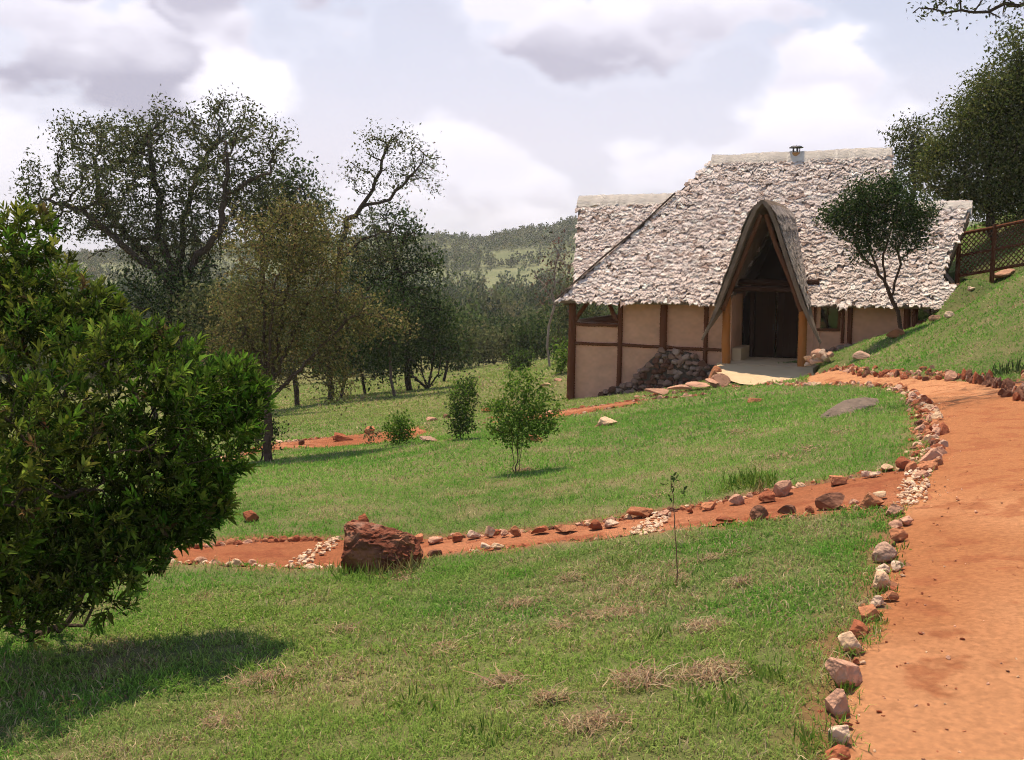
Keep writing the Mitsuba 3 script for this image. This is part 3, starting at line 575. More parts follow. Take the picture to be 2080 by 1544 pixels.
def row(holder, line, lo, hi, gap, cols, seed, tall=.75, jit=.05, lean=None, flatf=.85, frac=1.0, sink=.25):
    r = np.random.default_rng(seed); line = smooth_line(line, .02); s = 0.0
    d = np.concatenate([[0], np.cumsum(np.linalg.norm(np.diff(line, axis=0), axis=1))])
    far_ = len(line) and np.linalg.norm(line.mean(0)) > 9; src = ROCKS1 if far_ else None
    while s < d[-1]:
        w = r.uniform(lo, hi) * (.78 if far_ else 1) * (1.35 if r.random() < .15 else 1)
        if r.random() < frac:
            p = np.array([np.interp(s, d, line[:, k]) for k in (0, 1)]); q = np.array([np.interp(s + .05, d, line[:, k]) for k in (0, 1)]) - p
            yaw = math.atan2(q[1], q[0]); p = p + r.normal(0, jit, 2); h = w * tall * r.uniform(.6, 1.25)
            put_rock_flat(part_key(f'{holder}__stone'), (p[0], p[1], float(H(p[0], p[1])) + h * (.30 - sink) - .02), (w, w * flatf * r.uniform(.7, 1.1), h), seed * 97 + int(s * 1000) % 9973, yaw=yaw + r.normal(0, .3), color=r.choice(cols), tilt=.2 if lean is None else lean, src=src)
        s += w * r.uniform(.8, 1.1) + gap * r.random()
warm = ['pink', 'orange', 'red', 'orange', 'cream', 'red', 'brown']
e2 = thing('stone_edging', 'broken row of stones along the upper edge of the narrow footpath', 'stone edging')
for i, (px, py, w, h, c) in enumerate([(1845,952,40,26,'red'),(1802,956,32,14,'cream'),(1762,968,20,14,'pale'),(1780,966,24,10,'pale'),(1705,984,40,24,'orange'),(1597,1004,42,34,'pink'),(1566,1018,42,20,'red'),(1497,1024,34,24,'pink'),(1443,1034,34,14,'orange'),(1402,1040,16,14,'red'),
     (1304,1050,58,20,'orange'),(1350,1046,34,10,'pink'),(1241,1070,34,18,'pale'),(1211,1074,32,20,'red'),(1152,1082,60,14,'orange'),(1098,1084,40,14,'red'),(1048,1088,26,22,'orange'),(1022,1090,22,16,'pink'),(995,1090,22,26,'cream'),(963,1093,30,20,'pale'),(928,1099,26,18,'red'),(885,1103,34,12,'pink'),(852,1102,28,20,'orange')]):
    ground_rock(part_key(f'{e2}__stone'), px, py, w, h, c, 500 + i)
row(e2, gl([(684,1094),(650,1096),(580,1095),(480,1103),(330,1116),(240,1130)]), .07, .14, .01, ['pink', 'red', 'red', 'orange', 'cream'], 31, tall=1.0, jit=.02)
row(e2, gl([(1840,945),(1700,975),(1600,988),(1440,1022),(1210,1064),(1040,1080),(850,1094)]), .045, .10, .03, warm, 36, jit=.05)
e3 = thing('stone_edging', 'sparse row of stones along the lower edge of the narrow footpath', 'stone edging')
for i, (px, py, w, h, c) in enumerate([(1775,1030,50,38,'orange'),(1738,1026,22,12,'pink'),(1700,1032,66,32,'brown'),(1603,1046,38,22,'brown'),(1648,1042,20,16,'red'),(1543,1060,44,36,'brown'),(1480,1062,44,10,'red'),(1012,1114,30,12,'cream'),(985,1114,24,12,'pale'),(884,1130,30,14,'brown'),(1795,1012,34,16,'cream')]):
    ground_rock(part_key(f'{e3}__stone'), px, py, w, h, c, 560 + i)
row(e3, gl([(690,1152),(600,1150),(520,1146),(400,1142),(300,1141)]), .06, .13, .04, ['cream', 'pale', 'pink', 'orange'], 33, tall=.8, jit=.02)
row(e3, gl([(1740,1030),(1600,1052),(1400,1070),(1180,1098),(900,1125)]), .035, .09, .08, warm, 37, jit=.04)
e4 = thing('stone_edging', 'curving stone row on the lawn side of the far path bend', 'stone edging')
row(e4, gl([(1862,965),(1885,945),(1902,920),(1896,885),(1880,845),(1866,808),(1838,789),(1790,780),(1720,780),(1640,783),(1560,782),(1480,780)]), .13, .24, .0, warm + ['pink', 'grey'], 41, tall=.9, jit=.06)
row(e4, gl([(1850,960),(1880,925),(1875,880),(1860,840),(1850,800)]), .08, .16, .05, warm, 42, tall=.8, jit=.06)
e5 = thing('retaining_edging', 'bank of tilted red slabs and stones along the uphill side of the wide path', 'stone edging')
row(e5, gl([(2100,815),(2062,798),(2030,785),(1990,774),(1960,770)]), .18, .30, .0, ['red', 'brown', 'umber', 'brown'], 43, tall=1.3, jit=.06, lean=.35, flatf=.5, sink=.2)
row(e5, gl([(1960,770),(1900,769),(1830,766),(1740,763),(1640,764)]), .14, .28, .0, ['red', 'pink', 'orange', 'brown', 'red'], 44, tall=1.1, jit=.06, lean=.4, flatf=.6)
row(e5, gl([(1960,764),(1830,760),(1740,757),(1650,757)]), .14, .26, .02, ['red', 'orange', 'brown', 'pink'], 45, tall=1.0, jit=.08, lean=.4, flatf=.7)
row(e5, np.array([(4.15, 2.6), (4.2, 4.0), (4.4, 5.5), (4.85, 7.5), (5.65, 9.5), (6.65, 11.8), (7.65, 14.2), (8.35, 16.3)]), .15, .3, .05, warm, 46, tall=1.0, jit=.06)
e6 = thing('stone_edging', 'small red stones lining both sides of the footpath below the house', 'stone edging')
row(e6, LOW_U[8:], .09, .2, .06, warm, 51, tall=.8); row(e6, LOW_D[8:], .09, .2, .08, warm, 52, tall=.8)
row(e6, LOW_U[:5], .08, .2, .25, warm, 53, tall=.8); row(e6, LOW_D[:3], .1, .22, .05, warm, 54, tall=.8)
e7 = thing('rubble_bank', 'rough rubble bank holding up the flat stone steps', 'stone bank')
row(e7, gl([(1282,816),(1320,812),(1360,810),(1400,806),(1440,802)]), .12, .24, .0, ['red', 'brown', 'orange', 'pink'], 55, tall=.9)
row(e7, gl([(1290,808),(1330,804),(1370,800),(1410,797)]), .12, .24, .0, ['red', 'brown', 'orange', 'pink'], 56, tall=1.0)
steps = thing('stone_steps', 'flight of four flat pale stone steps beside the porch apron', 'steps')
for i, (px, py, w) in enumerate([(1342,804,52), (1381,798,54), (1421,793,50), (1448,788, 30)]):
    p = gpt(px, py); s = p[1] / F * w
    put_rock_flat(part_key(f'{steps}__step'), p + [0, .2, .10 + .02 * i], (s * 1.1, .75, .16), 610 + i, yaw=.2, color='pink', tilt=.03, soil=False)

# single stones, each its own thing
for i, (px, py, w, h, c, nm, lab) in enumerate([
 (1231,866,46,26,'cream','boulder','pale round boulder alone on the lawn left of the stone steps'),
 (1455,776,30,40,'orange','boulder','orange boulder at the left corner of the porch apron'),
 (1470,786,46,32,'pink','boulder','pinkish slanting boulder below the left corner of the apron'),
 (1824,686,40,22,'orange','boulder','orange tan boulder below the foot of the round tree'),
 (1757,730,38,20,'grey','boulder','grey flat boulder on the bank right of the porch'),
 (1931,645,22,14,'pale','boulder','white stone under the right end of the eaves'),
 (1902,650,22,12,'pink','boulder','small pink stone by the right hand window'),
 (1535,818,32,14,'orange','boulder','low red stone in the lawn below the apron'),
 (692,896,44,18,'red','boulder','long red block beside the lower footpath'),
 (612,903,14,12,'brown','boulder','small square red block at the edge of the lower footpath'),
 (752,882,26,20,'orange','boulder','upright orange stone behind the low shrub'),
 (876,856,26,11,'pink','boulder','flat pink stone in the lower meadow'),
 (908,850,18,12,'brown','boulder','dark stone left of the slim shrub'),
 (874,898,48,12,'grey','boulder','long flat grey stone in the grass right of the low shrub'),
 (506,1062,46,26,'red','boulder','dark red stone in the shade beside the big bush'),
 (2050,562,50,20,'pink','boulder','flat pink slab at the foot of the lattice fence'),
 (1975,590,18,12,'pale','boulder','small white stone below the end of the fence'),
 (1088,898,44,16,'orange','boulder','orange stone in the shade of the young tree'),
 (1135,775,20,8,'pink','boulder','pink stone left of the corner of the house'),
 (1108,785,26,8,'cream','boulder','pale stone near the thin bare tree'),
 (1112,842,30,10,'pink','boulder','pink stone behind the young tree'),
 (985,838,30,12,'red','boulder','red stone between the two young bushes')]):
    ground_rock(thing(nm, lab, 'boulder'), px, py, w, h, c, 640 + i)
pile = thing('stone_pile', 'pile of pale stones heaped right of the porch apron', 'stone pile')
r_ = np.random.default_rng(70)
for i in range(16):
    px, py = 1646 + r_.random() * 46, 0; t = (px - 1646) / 46; py = 744 - t * 18 - r_.random() * 18
    p = gpt(px, 752 - t * 14); sz = r_.uniform(.22, .5)
    put_rock_flat(part_key(f'{pile}__stone'), p + [0, .3, (752 - t * 14 - py) * p[1] / F * .95], (sz, sz * .9, sz * .62), 700 + i, color=r_.choice(['pale', 'cream', 'pink', 'grey']), tilt=.3, soil=False)
# long flat outcrop in the lawn
slab = thing('rock_outcrop', 'long flat grey brown rock slab sunk in the lawn below the path bend', 'rock')
v, f = rock_shape(91, 3, 12, .06); p = gpt(1690, 845); q = gpt(1762, 818)
d_ = (q - p)[:2]; yaw = math.atan2(d_[1], d_[0]); L_ = float(np.hypot(*d_)) * 1.25
v = v * [L_ / 2, .34, .15]; v[:, 2] += .05 * v[:, 0] / L_; Rz = trimesh.transformations.euler_matrix(0, 0, yaw)[:3, :3]
v = v @ Rz.T + (p + q) / 2; v[:, 2] = v[:, 2] - (p + q)[2] / 2 + H(v[:, 0], v[:, 1]) + .02
v2, f2, c2 = flat(v, f, np.array([.19, .145, .115]) * (.65 + .7 * meshkit.fbm(v * 4, 4, 5))[:, None]); put(slab, (v2, f2), 'm_stone', c2)

# the big boulder on the footpath
bb = thing('big_boulder', 'large dark red craggy boulder standing on the edge of the narrow footpath', 'boulder')
B0 = gpt(762, 1168); S = np.linalg.norm(B0 - EYE) / F
v = np.array(ICO[4].vertices); r_ = np.random.default_rng(5)
for n, d in [((.12,-.2,1), .62), ((.3,.3,1), .60), ((-1,-.1,.12), .80), ((.95,-.1,.35), .80), ((-.2,-1,.15), .74), ((.5,-.8,.5), .72), ((.3,.9,.2), .8), ((-.6,-.6,.45), .80), ((.15,-.75,.75), .70), ((.7,.3,.7), .78)]:
    n = NRM(np.array(n, float)); h = v @ n - d; v = v - np.maximum(h, 0)[:, None] * n * .93
nz1 = meshkit.fbm(v * 1.7 + 3, 4, 12) - .5; nz2 = np.abs(meshkit.fbm(v * np.array([3, 3, 6.]) + 9, 4, 13) - .5); nz3 = meshkit.fbm(v * 9, 3, 14) - .5
v = v * (1 + .26 * nz1 - .55 * np.maximum(0, .09 - nz2) * 2.2 + .05 * nz3)[:, None]
under = sstep(-.05, -.5, v[:, 2]) * sstep(.2, -.6, v[:, 1]); v[:, 1] += under * .22          # undercut front
v = v * np.array([146 * S / 2 * 1.26, 130 * S / 2, 122 * S / 2 * 1.2]) + B0 + [0, 65 * S, 36 * S]
ccol = mixc(np.array([.19, .062, .036]) * np.ones_like(v), np.broadcast_to((.32, .14, .085), v.shape), sstep(.45, .62, meshkit.fbm(v * 6, 4, 15)))
ccol = mixc(ccol, np.broadcast_to((.36, .23, .175), v.shape), sstep(.55, .7, meshkit.fbm(v * 14, 3, 16)) * sstep(0, .2, v[:, 2] - B0[2] - .15) * .6)
ccol = mixc(ccol, np.broadcast_to((.10, .04, .03), v.shape), sstep(.56, .68, meshkit.fbm(v * 9 + 4, 3, 17)) * .7)
v2, f2, c2 = flat(v, np.array(ICO[4].faces), ccol); put(bb, (v2, f2), 'm_stone', c2)
k = thing('stone', 'small red stone lying on top of the large boulder', 'stone')
tp = v[np.argmax(v[:, 2] - 3 * np.abs(v[:, 0] - (sight(735, 1078, B0[1] + .2)[0])))]
put_rock_flat(k, tp + [0, .02, 3 * S], (30 * S, 24 * S, 16 * S), 77, color='red', soil=False)

# pale pebble strips across the paths
def pebbles(name, quad, n, lab, lo=.028, hi=.06):
    q = gl(quad); pl = Polygon(q); r = np.random.default_rng(n); ms, cs, at = [], [], 0; got = 0
    while got < n:
        p = r.uniform(q.min(0), q.max(0))
        if not pl.buffer(.02).contains(shapely.Point(p)): continue
        s = r.uniform(lo, hi); (v, f), c = rock((p[0], p[1], float(H(*p)) - .005 + s * .2), (s, s * r.uniform(.6, .9), s * .5), int(r.integers(1e6)), color=r.choice(['pale', 'cream', 'cream']), src=ROCKS1, soil=False)
        v, f, c = flat(v, f, c * 1.1); ms.append((v, f)); cs.append(c); got += 1
    k = thing(name, lab, 'gravel'); labels[k]['kind'] = 'stuff'; put(k, join(ms), 'm_stone', np.vstack(cs))
pebbles('gravel_strip', [(1846,950),(1886,950),(1874,1026),(1822,1022)], 150, 'strip of pale pebbles where the footpath leaves the wide path')
pebbles('gravel_strip', [(1335,1042),(1364,1046),(1316,1086),(1275,1084)], 110, 'strip of pale pebbles across the middle of the footpath')
pebbles('gravel_strip', [(672,1094),(692,1098),(618,1147),(585,1141)], 70, 'strip of pale pebbles beside the large boulder')
r_ = np.random.default_rng(8); ms, cs = [], []
for i in range(1200):
    if i < 900:
        ln, wd = (MAIN_L, .25) if i < 520 else (SIDE_U if i < 700 else SIDE_D, .15)
        j = r_.integers(len(ln) - 1); t = r_.random(); p = ln[j] * (1 - t) + ln[j + 1] * t + r_.normal(0, wd, 2)
    else: p = np.array([r_.uniform(1.2, 5), r_.uniform(3, 12)])
    if not shapely.contains_xy(PATHS.buffer(.15), *p): continue
    s = r_.uniform(.006, .018) * (2.0 if r_.random() < .1 else 1)
    (v, f), c = rock((p[0], p[1], float(H(*p)) - .010 + s * .22), (s, s * .8, s * .6), int(r_.integers(1e6)), color=r_.choice(warm), src=ROCKS1, soil=False)
    v, f, c = flat(v, f, c); ms.append((v, f)); cs.append(c)
k = thing('grit', 'loose grit and small stones scattered on the earth paths', 'gravel'); labels[k]['kind'] = 'stuff'; put(k, join(ms), 'm_stone', np.vstack(cs))

# rubble plinth under the left wall of the house
pl_ = f'{house}__plinth'; labels[pl_] = {'label': 'dark rubble stone plinth under the left wall'}
r_ = np.random.default_rng(60)
ptop = lambda u: np.interp(u, [-6.7, -5.9, -5.0, -4.3, -3.9, -3.4, -2.4, -1.9, -1.2], [-1.75, -1.5, -1.0, -.75, -.15, .32, .30, -.1, -.12])
uu_ = np.linspace(-6.66, -1.25, 40)
part(pl_, 'mortar', panel(Polygon(np.vstack([np.column_stack([uu_, ptop(uu_) - .06]), [(-1.25, -2.9), (-6.66, -2.9)]])), -.26, .25), 'm_bark', (.10, .075, .06))
for row_i, wv in enumerate(np.arange(-2.5, .45, .185)):
    for u in np.arange(-6.65, -1.15, .245):
        uu, ww = u + (row_i % 2) * .12 + r_.normal(0, .03), wv + r_.normal(0, .025)
        g = W(np.array([uu, -.4, 0])); gz = float(H(g[0], g[1])) - HO[2]
        if ww > ptop(uu) - .04 or ww < gz - .2: continue
        sz = r_.uniform(.25, .36)
        m, cc = rock(W(np.array([uu, -.25, ww])), (sz, .30, sz * .84), 800 + row_i * 40 + int((u + 7) * 5), yaw=-_a + r_.normal(0, .1), color=r_.choice(['umber', 'dusk', 'umber', 'brown']), tilt=.2, soil=False, src=ROCKS1)
        put(part_key(f'{pl_}__stone'), m, 'm_stone', cc)
# low rubble footing under the right wall
for u in np.arange(1.75, 4.2, .24):
    g = W(np.array([u, -.3, 0])); gz = float(H(g[0], g[1])) - HO[2]
    put_rock_flat(part_key(f'{pl_}__stone'), W(np.array([u, -.12, max(gz, .15) + r_.uniform(0, .12)])), (.32, .3, .26), 950 + int(u * 10), color=r_.choice(['umber', 'dusk']), soil=False)

# lattice fence behind the right end of the house
fence = thing('lattice_fence', 'brown wooden fence with diamond lattice panels on the slope behind the house', 'fence')
FP = [sight(1944, 563, 34.0), sight(2016, 551, 33.0), sight(2090, 538, 32.0), sight(2170, 524, 31.0)]
HTF = 1.42
for i, p in enumerate(FP):
    b = np.array([p[0], p[1], min(float(H(p[0], p[1])), p[2]) - .3])
    part(fence, 'post', pole(b, p + [0, 0, HTF + .10], .075, n=8, segs=5, wob=.02, seed=i, loc=False), 'm_bark', WOOD, smooth=40)
for i in range(3):
    a, b = FP[i], FP[i + 1]; x = (b - a); L_ = float(np.linalg.norm(x)); ms = []
    for z, r0 in ((.04, .05), (.70, .045), (HTF, .055)):
        part(fence, 'rail', pole(a + [0, 0, z], b + [0, 0, z], r0, n=7, segs=5, wob=.015, seed=i + z, loc=False), 'm_bark', WOOD, smooth=40)
    sp = .17; nd = int((L_ + HTF) / sp)
    for k in range(1, nd):
        for s in (1, -1):
            o = k * sp; pa = np.array([max(0, o - HTF), min(o, HTF)]); pb = np.array([min(o, L_), max(0, o - L_)])
            if s < 0: pa[0], pb[0] = L_ - pa[0], L_ - pb[0]
            A, B = a + x / L_ * pa[0] + [0, 0, pa[1]], a + x / L_ * pb[0] + [0, 0, pb[1]]
            if np.linalg.norm(B - A) < .1: continue
            off = np.array([0, .012 * s, 0]); A, B = A + off, B + off; t = NRM(B - A); w_ = NRM(np.cross(t, [0, 1, 0])) * .016; d_ = np.array([0, .006, 0])
            vv = np.array([A - w_ - d_, A + w_ - d_, A + w_ + d_, A - w_ + d_, B - w_ - d_, B + w_ - d_, B + w_ + d_, B - w_ + d_])
            ms.append((vv, np.array([[0, 1, 5, 4], [1, 2, 6, 5], [2, 3, 7, 6], [3, 0, 4, 7]])))
    part(fence, 'lattice', join(ms), 'm_plain', (.13, .055, .03), stuff=True)
# ------------------------------------------------------------------ trees and bushes
def grow(start, lobes, n_att, step, seed, guides=(), infl=9.0, kill=1.7, jitter=.28, iters=140, hollow=.0, droop=0.0):
    """branches that reach for points scattered through the crown's lobes; returns node points, parents and the attraction points"""
    r = np.random.default_rng(seed)
    vol = np.array([l[3] if len(l) > 3 else np.prod(l[1]) ** .8 for l in lobes]); att = []
    for l, k in zip(lobes, np.maximum(4, (vol / vol.sum() * n_att)).astype(int)):
        d = NRM(r.normal(size=(k, 3))); att.append(np.asarray(l[0]) + d * (np.maximum(r.random((k, 1)), hollow) ** (1 / 2.6)) * np.asarray(l[1]))
    att = np.vstack(att); pts, par = [np.asarray(start, float)], [-1]
    for g in guides:
        base = len(pts) - 1 if len(g) and isinstance(g[0], str) else None
        line = np.array([q for q in g if not isinstance(q, str)], float)
        at = int(np.argmin(np.linalg.norm(np.array(pts) - line[0], axis=1)))
        s = np.concatenate([[0], np.cumsum(np.linalg.norm(np.diff(line, axis=0), axis=1))]); n = max(2, int(s[-1] / step))
        for t in np.linspace(0, s[-1], n)[1:]:
            p = np.array([np.interp(t, s, line[:, k]) for k in range(3)]) + r.normal(0, step * .16, 3)
            pts.append(p); par.append(at); at = len(pts) - 1
    live = att.copy()
    for it in range(iters):
        if len(live) < 4: break
        P_ = np.array(pts); d, i = cKDTree(P_).query(live, distance_upper_bound=infl * step)
        ok = np.isfinite(d)
        if not ok.any(): infl *= 1.6; continue
        di = NRM(live[ok] - P_[i[ok]]); acc = np.zeros((len(P_), 3)); np.add.at(acc, i[ok], di); nodes = np.unique(i[ok])
        dirs = NRM(acc[nodes] / 1.0 + 1e-9); dirs = NRM(dirs + r.normal(0, jitter, dirs.shape) + [0, 0, -droop]); new = P_[nodes] + dirs * step
        dd, _ = cKDTree(P_).query(new); keep = dd > step * .35
        if not keep.any(): break
        for q, k in zip(new[keep], nodes[keep]): pts.append(q); par.append(int(k))
        d2, _ = cKDTree(np.array(pts[-int(keep.sum()):])).query(live); live = live[d2 > kill * step]
    return np.array(pts), np.array(par), att
def radii(par, tip, power=2.2, rmax=None):
    n = len(par); acc = np.zeros(n); kids = np.bincount(par[par >= 0], minlength=n)
    for i in range(n - 1, -1, -1):
        acc[i] = acc[i] if kids[i] else tip ** power
        acc[i] += (tip * .25) ** power
        if par[i] >= 0: acc[par[i]] += acc[i]
    r = acc ** (1 / power)
    return (np.minimum(r, rmax) if rmax else r), kids
def limbs(pts, par, r, sides=5, rmin=0.0):
    i = np.nonzero((par >= 0) & (r >= rmin))[0]; p = par[i]; A, B = pts[p], pts[i]; ra, rb = np.minimum(r[p], r[i] * 1.35), r[i]
    ax = NRM(B - A); a = NRM(np.cross(ax, np.where(np.abs(ax[:, 2:3]) < .9, [[0, 0, 1.0]], [[1.0, 0, 0]]))); b = np.cross(ax, a)
    th = np.arange(sides) / sides * 2 * np.pi; ring = np.cos(th)[None, :, None] * a[:, None] + np.sin(th)[None, :, None] * b[:, None]
    B2 = B + ax * (rb * .35)[:, None]
    v = np.concatenate([A[:, None] + ring * ra[:, None, None], B2[:, None] + ring * rb[:, None, None]], 1); m = len(i)
    j = np.arange(sides); k = (j + 1) % sides; f = np.stack([j, k, k + sides, j + sides], 1)
    return v.reshape(-1, 3), (f[None] + (np.arange(m) * 2 * sides)[:, None, None]).reshape(-1, 4)
def leaves(c, ax, L, Wd, seed, fold=.0, shape='diamond', up=.35):
    """small leaf faces at the points c along the directions ax"""
    r = np.random.default_rng(seed); n = len(c); ax = NRM(ax); L, Wd = np.broadcast_to(L, n)[:, None], np.broadcast_to(Wd, n)[:, None]
    nn = r.normal(size=(n, 3)) * .8 + [0, 0, up * 2]; sd = NRM(np.cross(ax, nn)); nn = np.cross(sd, ax)
    if shape == 'diamond':
        v = np.stack([c, c + ax * L * .45 + sd * Wd * .5, c + ax * L, c + ax * L * .45 - sd * Wd * .5], 1); f = np.array([[0, 1, 2], [0, 2, 3]])
    else:
        tipd = -nn * L * .12
        v = np.stack([c, c + ax * L * .35 + sd * Wd * .5 + nn * L * fold, c + ax * L * .5, c + ax * L * .35 - sd * Wd * .5 + nn * L * fold, c + ax * L * .75 + sd * Wd * .34 + nn * L * fold * .8 + tipd * .4, c + ax * L * .75 - sd * Wd * .34 + nn * L * fold * .8 + tipd * .4, c + ax * L + tipd], 1)
        f = np.array([[0, 1, 2], [0, 2, 3], [1, 4, 2], [2, 5, 3], [2, 4, 6], [2, 6, 5]])
    k = v.shape[1]
    return v.reshape(-1, 3), (f[None] + (np.arange(n) * k)[:, None, None]).reshape(-1, 3), k
def leaf_cols(n, pal, w, seed, jit=.22):
    r = np.random.default_rng(seed); c = np.asarray(pal)[r.choice(len(pal), n, p=np.array(w) / np.sum(w))]
    return c * r.uniform(1 - jit, 1 + jit, (n, 1)) * (1 + .06 * r.normal(size=(n, 3)))
def lobe(px, py, rx, ry, Y, dy=None, dep=.9, wt=None):
    """an ellipsoid of the crown: centre seen at the pixel from the distance Y, half axes read off the picture at that distance"""
    c = sight(px, py, Y + (dy or 0)); s = (Y + (dy or 0)) / F
    l = [c, np.array([rx * s, (rx + ry) / 2 * s * dep, ry * s])]
    return l + [wt] if wt else l
OLIVE = [(.10, .118, .048), (.14, .152, .065), (.07, .083, .037), (.20, .20, .095)]
DARK = [(.05, .08, .026), (.07, .105, .034), (.034, .056, .02), (.11, .14, .048)]
FRESH = [(.12, .22, .03), (.17, .27, .04), (.08, .16, .026), (.22, .29, .06)]
GOLD = [(.25, .215, .075), (.185, .18, .062), (.35, .31, .14), (.13, .145, .055), (.20, .145, .075)]
BARK_G, BARK_D, BARK_R = (.14, .105, .085), (.07, .05, .04), (.17, .085, .055)
def tree(name, label, base, lobes, natt, step, seed, tip, pal, w, L, Wd, per, bark=BARK_D, guides=(), group=None, spread=1.0, mat='m_leaf_dull', jitter=.28, power=2.2, sides=5, kill=1.7, infl=9.0, rmin=0.0, shape='diamond', hollow=0.0, extra=0, cat='tree', rmax=None, droop=0, kind_leaf='crown'):
    k = thing(name, label, cat, group)
    pts, par, att = grow(base, lobes, natt, step, seed, guides, infl, kill, jitter, hollow=hollow, droop=droop)
    r, kids = radii(par, tip, power, rmax)
    part(k, 'trunk' if cat == 'tree' else 'stem', limbs(pts, par, r, sides, rmin), 'm_bark', np.asarray(bark))
    rg = np.random.default_rng(seed + 1)
    ends = np.nonzero((r < tip * 2.3) & (par >= 0))[0]
    src = np.repeat(ends, per); t = rg.random((len(src), 1))
    c = pts[par[src]] * t + pts[src] * (1 - t) + rg.normal(0, spread * L * .55, (len(src), 3))
    ax = NRM(pts[src] - pts[par[src]]) * .7 + rg.normal(0, .6, (len(src), 3))
    if extra:
        q = att[rg.integers(len(att), size=extra)] + rg.normal(0, step * .6, (extra, 3)); c = np.vstack([c, q]); ax = np.vstack([ax, rg.normal(size=(extra, 3))])
    n = len(c); Ls = L * rg.uniform(.6, 1.3, n)
    v, f, kk = leaves(c, ax, Ls, Ls * Wd / L, seed + 2, fold=.08, shape=shape)
    part(k, kind_leaf, (v, f), mat, np.repeat(leaf_cols(n, pal, w, seed + 3), kk, 0), stuff=False)
    return k, pts, par, r, (c, ax, Ls)
def below(px, Y):
    q = sight(px, 700, Y); return np.array([q[0], Y, float(H(q[0], Y)) if Y < 150 else float(hill_z(q[0], Y))])
S_ = sight
# the great gnarled tree at the left
Y = 46.0; b = below(372, Y)
G = [[b, S_(372, 640, Y), S_(366, 590, Y)], [S_(366, 590, Y), S_(330, 560, Y - 1), S_(250, 500, Y - 2), S_(160, 425, Y - 2), S_(80, 405, Y - 2)], [S_(366, 590, Y), S_(320, 540, Y + 1), S_(250, 470, Y + 1), S_(200, 400, Y + 2), S_(190, 330, Y + 2)],
     [S_(366, 590, Y), S_(345, 540, Y), S_(320, 480, Y), S_(322, 400, Y), S_(300, 300, Y)], [S_(366, 590, Y), S_(368, 520, Y + 1), S_(372, 440, Y + 1), S_(400, 350, Y + 2), S_(450, 270, Y + 2)], [S_(366, 590, Y), S_(400, 520, Y - 1), S_(450, 470, Y - 2), S_(458, 400, Y - 2), S_(462, 310, Y - 2)],
     [S_(458, 400, Y - 2), S_(500, 370, Y - 2), S_(550, 350, Y - 2)], [S_(250, 500, Y - 2), S_(215, 512, Y - 3), S_(180, 520, Y - 3)]]
tree('spreading_tree', 'tall wide spreading dark tree with bare gnarled limbs behind the big bush', b,
     [lobe(215, 310, 105, 72, Y, 0), lobe(190, 385, 90, 50, Y, -2), lobe(330, 262, 70, 42, Y, 1), lobe(335, 370, 80, 60, Y, 0, wt=9), lobe(450, 255, 85, 58, Y, 0), lobe(535, 300, 55, 45, Y, -1, wt=12), lobe(85, 395, 50, 55, Y, -2, wt=3.5), lobe(150, 455, 90, 40, Y, -2, wt=5), lobe(470, 370, 90, 60, Y, -1, wt=10), lobe(270, 290, 90, 60, Y, 2), lobe(420, 330, 60, 40, Y, 1), lobe(300, 450, 130, 60, Y, 0, wt=6), lobe(430, 440, 90, 60, Y, 0, wt=6), lobe(230, 420, 70, 50, Y, 1, wt=4), lobe(520, 400, 60, 60, Y, 0, wt=5), lobe(350, 500, 120, 50, Y, 1, wt=4), lobe(445, 205, 34, 20, Y, 0, wt=2), lobe(525, 240, 40, 24, Y, 0, wt=2), lobe(588, 275, 24, 22, Y, 0, wt=1), lobe(130, 262, 44, 30, Y, 0, wt=2), lobe(58, 335, 24, 30, Y, -2, wt=.6), lobe(330, 222, 40, 20, Y, 0, wt=2)],
     3600, .34, 21, .019, OLIVE, [4, 3, 3, 1], .17, .08, 11, bark=BARK_D, guides=G, jitter=.52, power=2.05, rmax=.5, extra=20000)
tree('bushy_tree', 'dark dense bush growing round the foot of the tall spreading tree', below(300, 44), [lobe(300, 585, 80, 60, 44), lobe(360, 610, 80, 70, 44), lobe(420, 600, 60, 80, 45)], 320, .5, 22, .03, DARK, [3, 3, 3, 1], .2, .09, 16, extra=4000)
# the leaning tree with one bare topped limb against the sky
Y = 50.0; b = below(668, Y)
G = [[b, S_(672, 640, Y), S_(690, 520, Y), S_(705, 450, Y)], [S_(705, 450, Y), S_(740, 418, Y), S_(790, 405, Y), S_(830, 360, Y), S_(860, 330, Y)], [S_(740, 418, Y), S_(765, 370, Y), S_(775, 320, Y), S_(790, 285, Y)], [S_(690, 520, Y), S_(750, 482, Y), S_(800, 470, Y)]]
tree('leaning_tree', 'tree with a bare forked limb and thin leaf tufts standing out against the sky', b,
     [lobe(790, 288, 68, 34, Y), lobe(850, 330, 48, 38, Y, wt=5), lobe(732, 352, 44, 30, Y, wt=3.5), lobe(882, 372, 26, 16, Y, wt=1.6), lobe(800, 365, 50, 30, Y, wt=1.2), lobe(720, 470, 60, 40, Y, wt=2.5), lobe(760, 520, 60, 40, Y, wt=3)],
     560, .42, 23, .022, OLIVE, [4, 3, 2, 2], .16, .07, 9, guides=G, jitter=.42, power=2.05, rmax=.4, extra=3500)
Y = 53.0
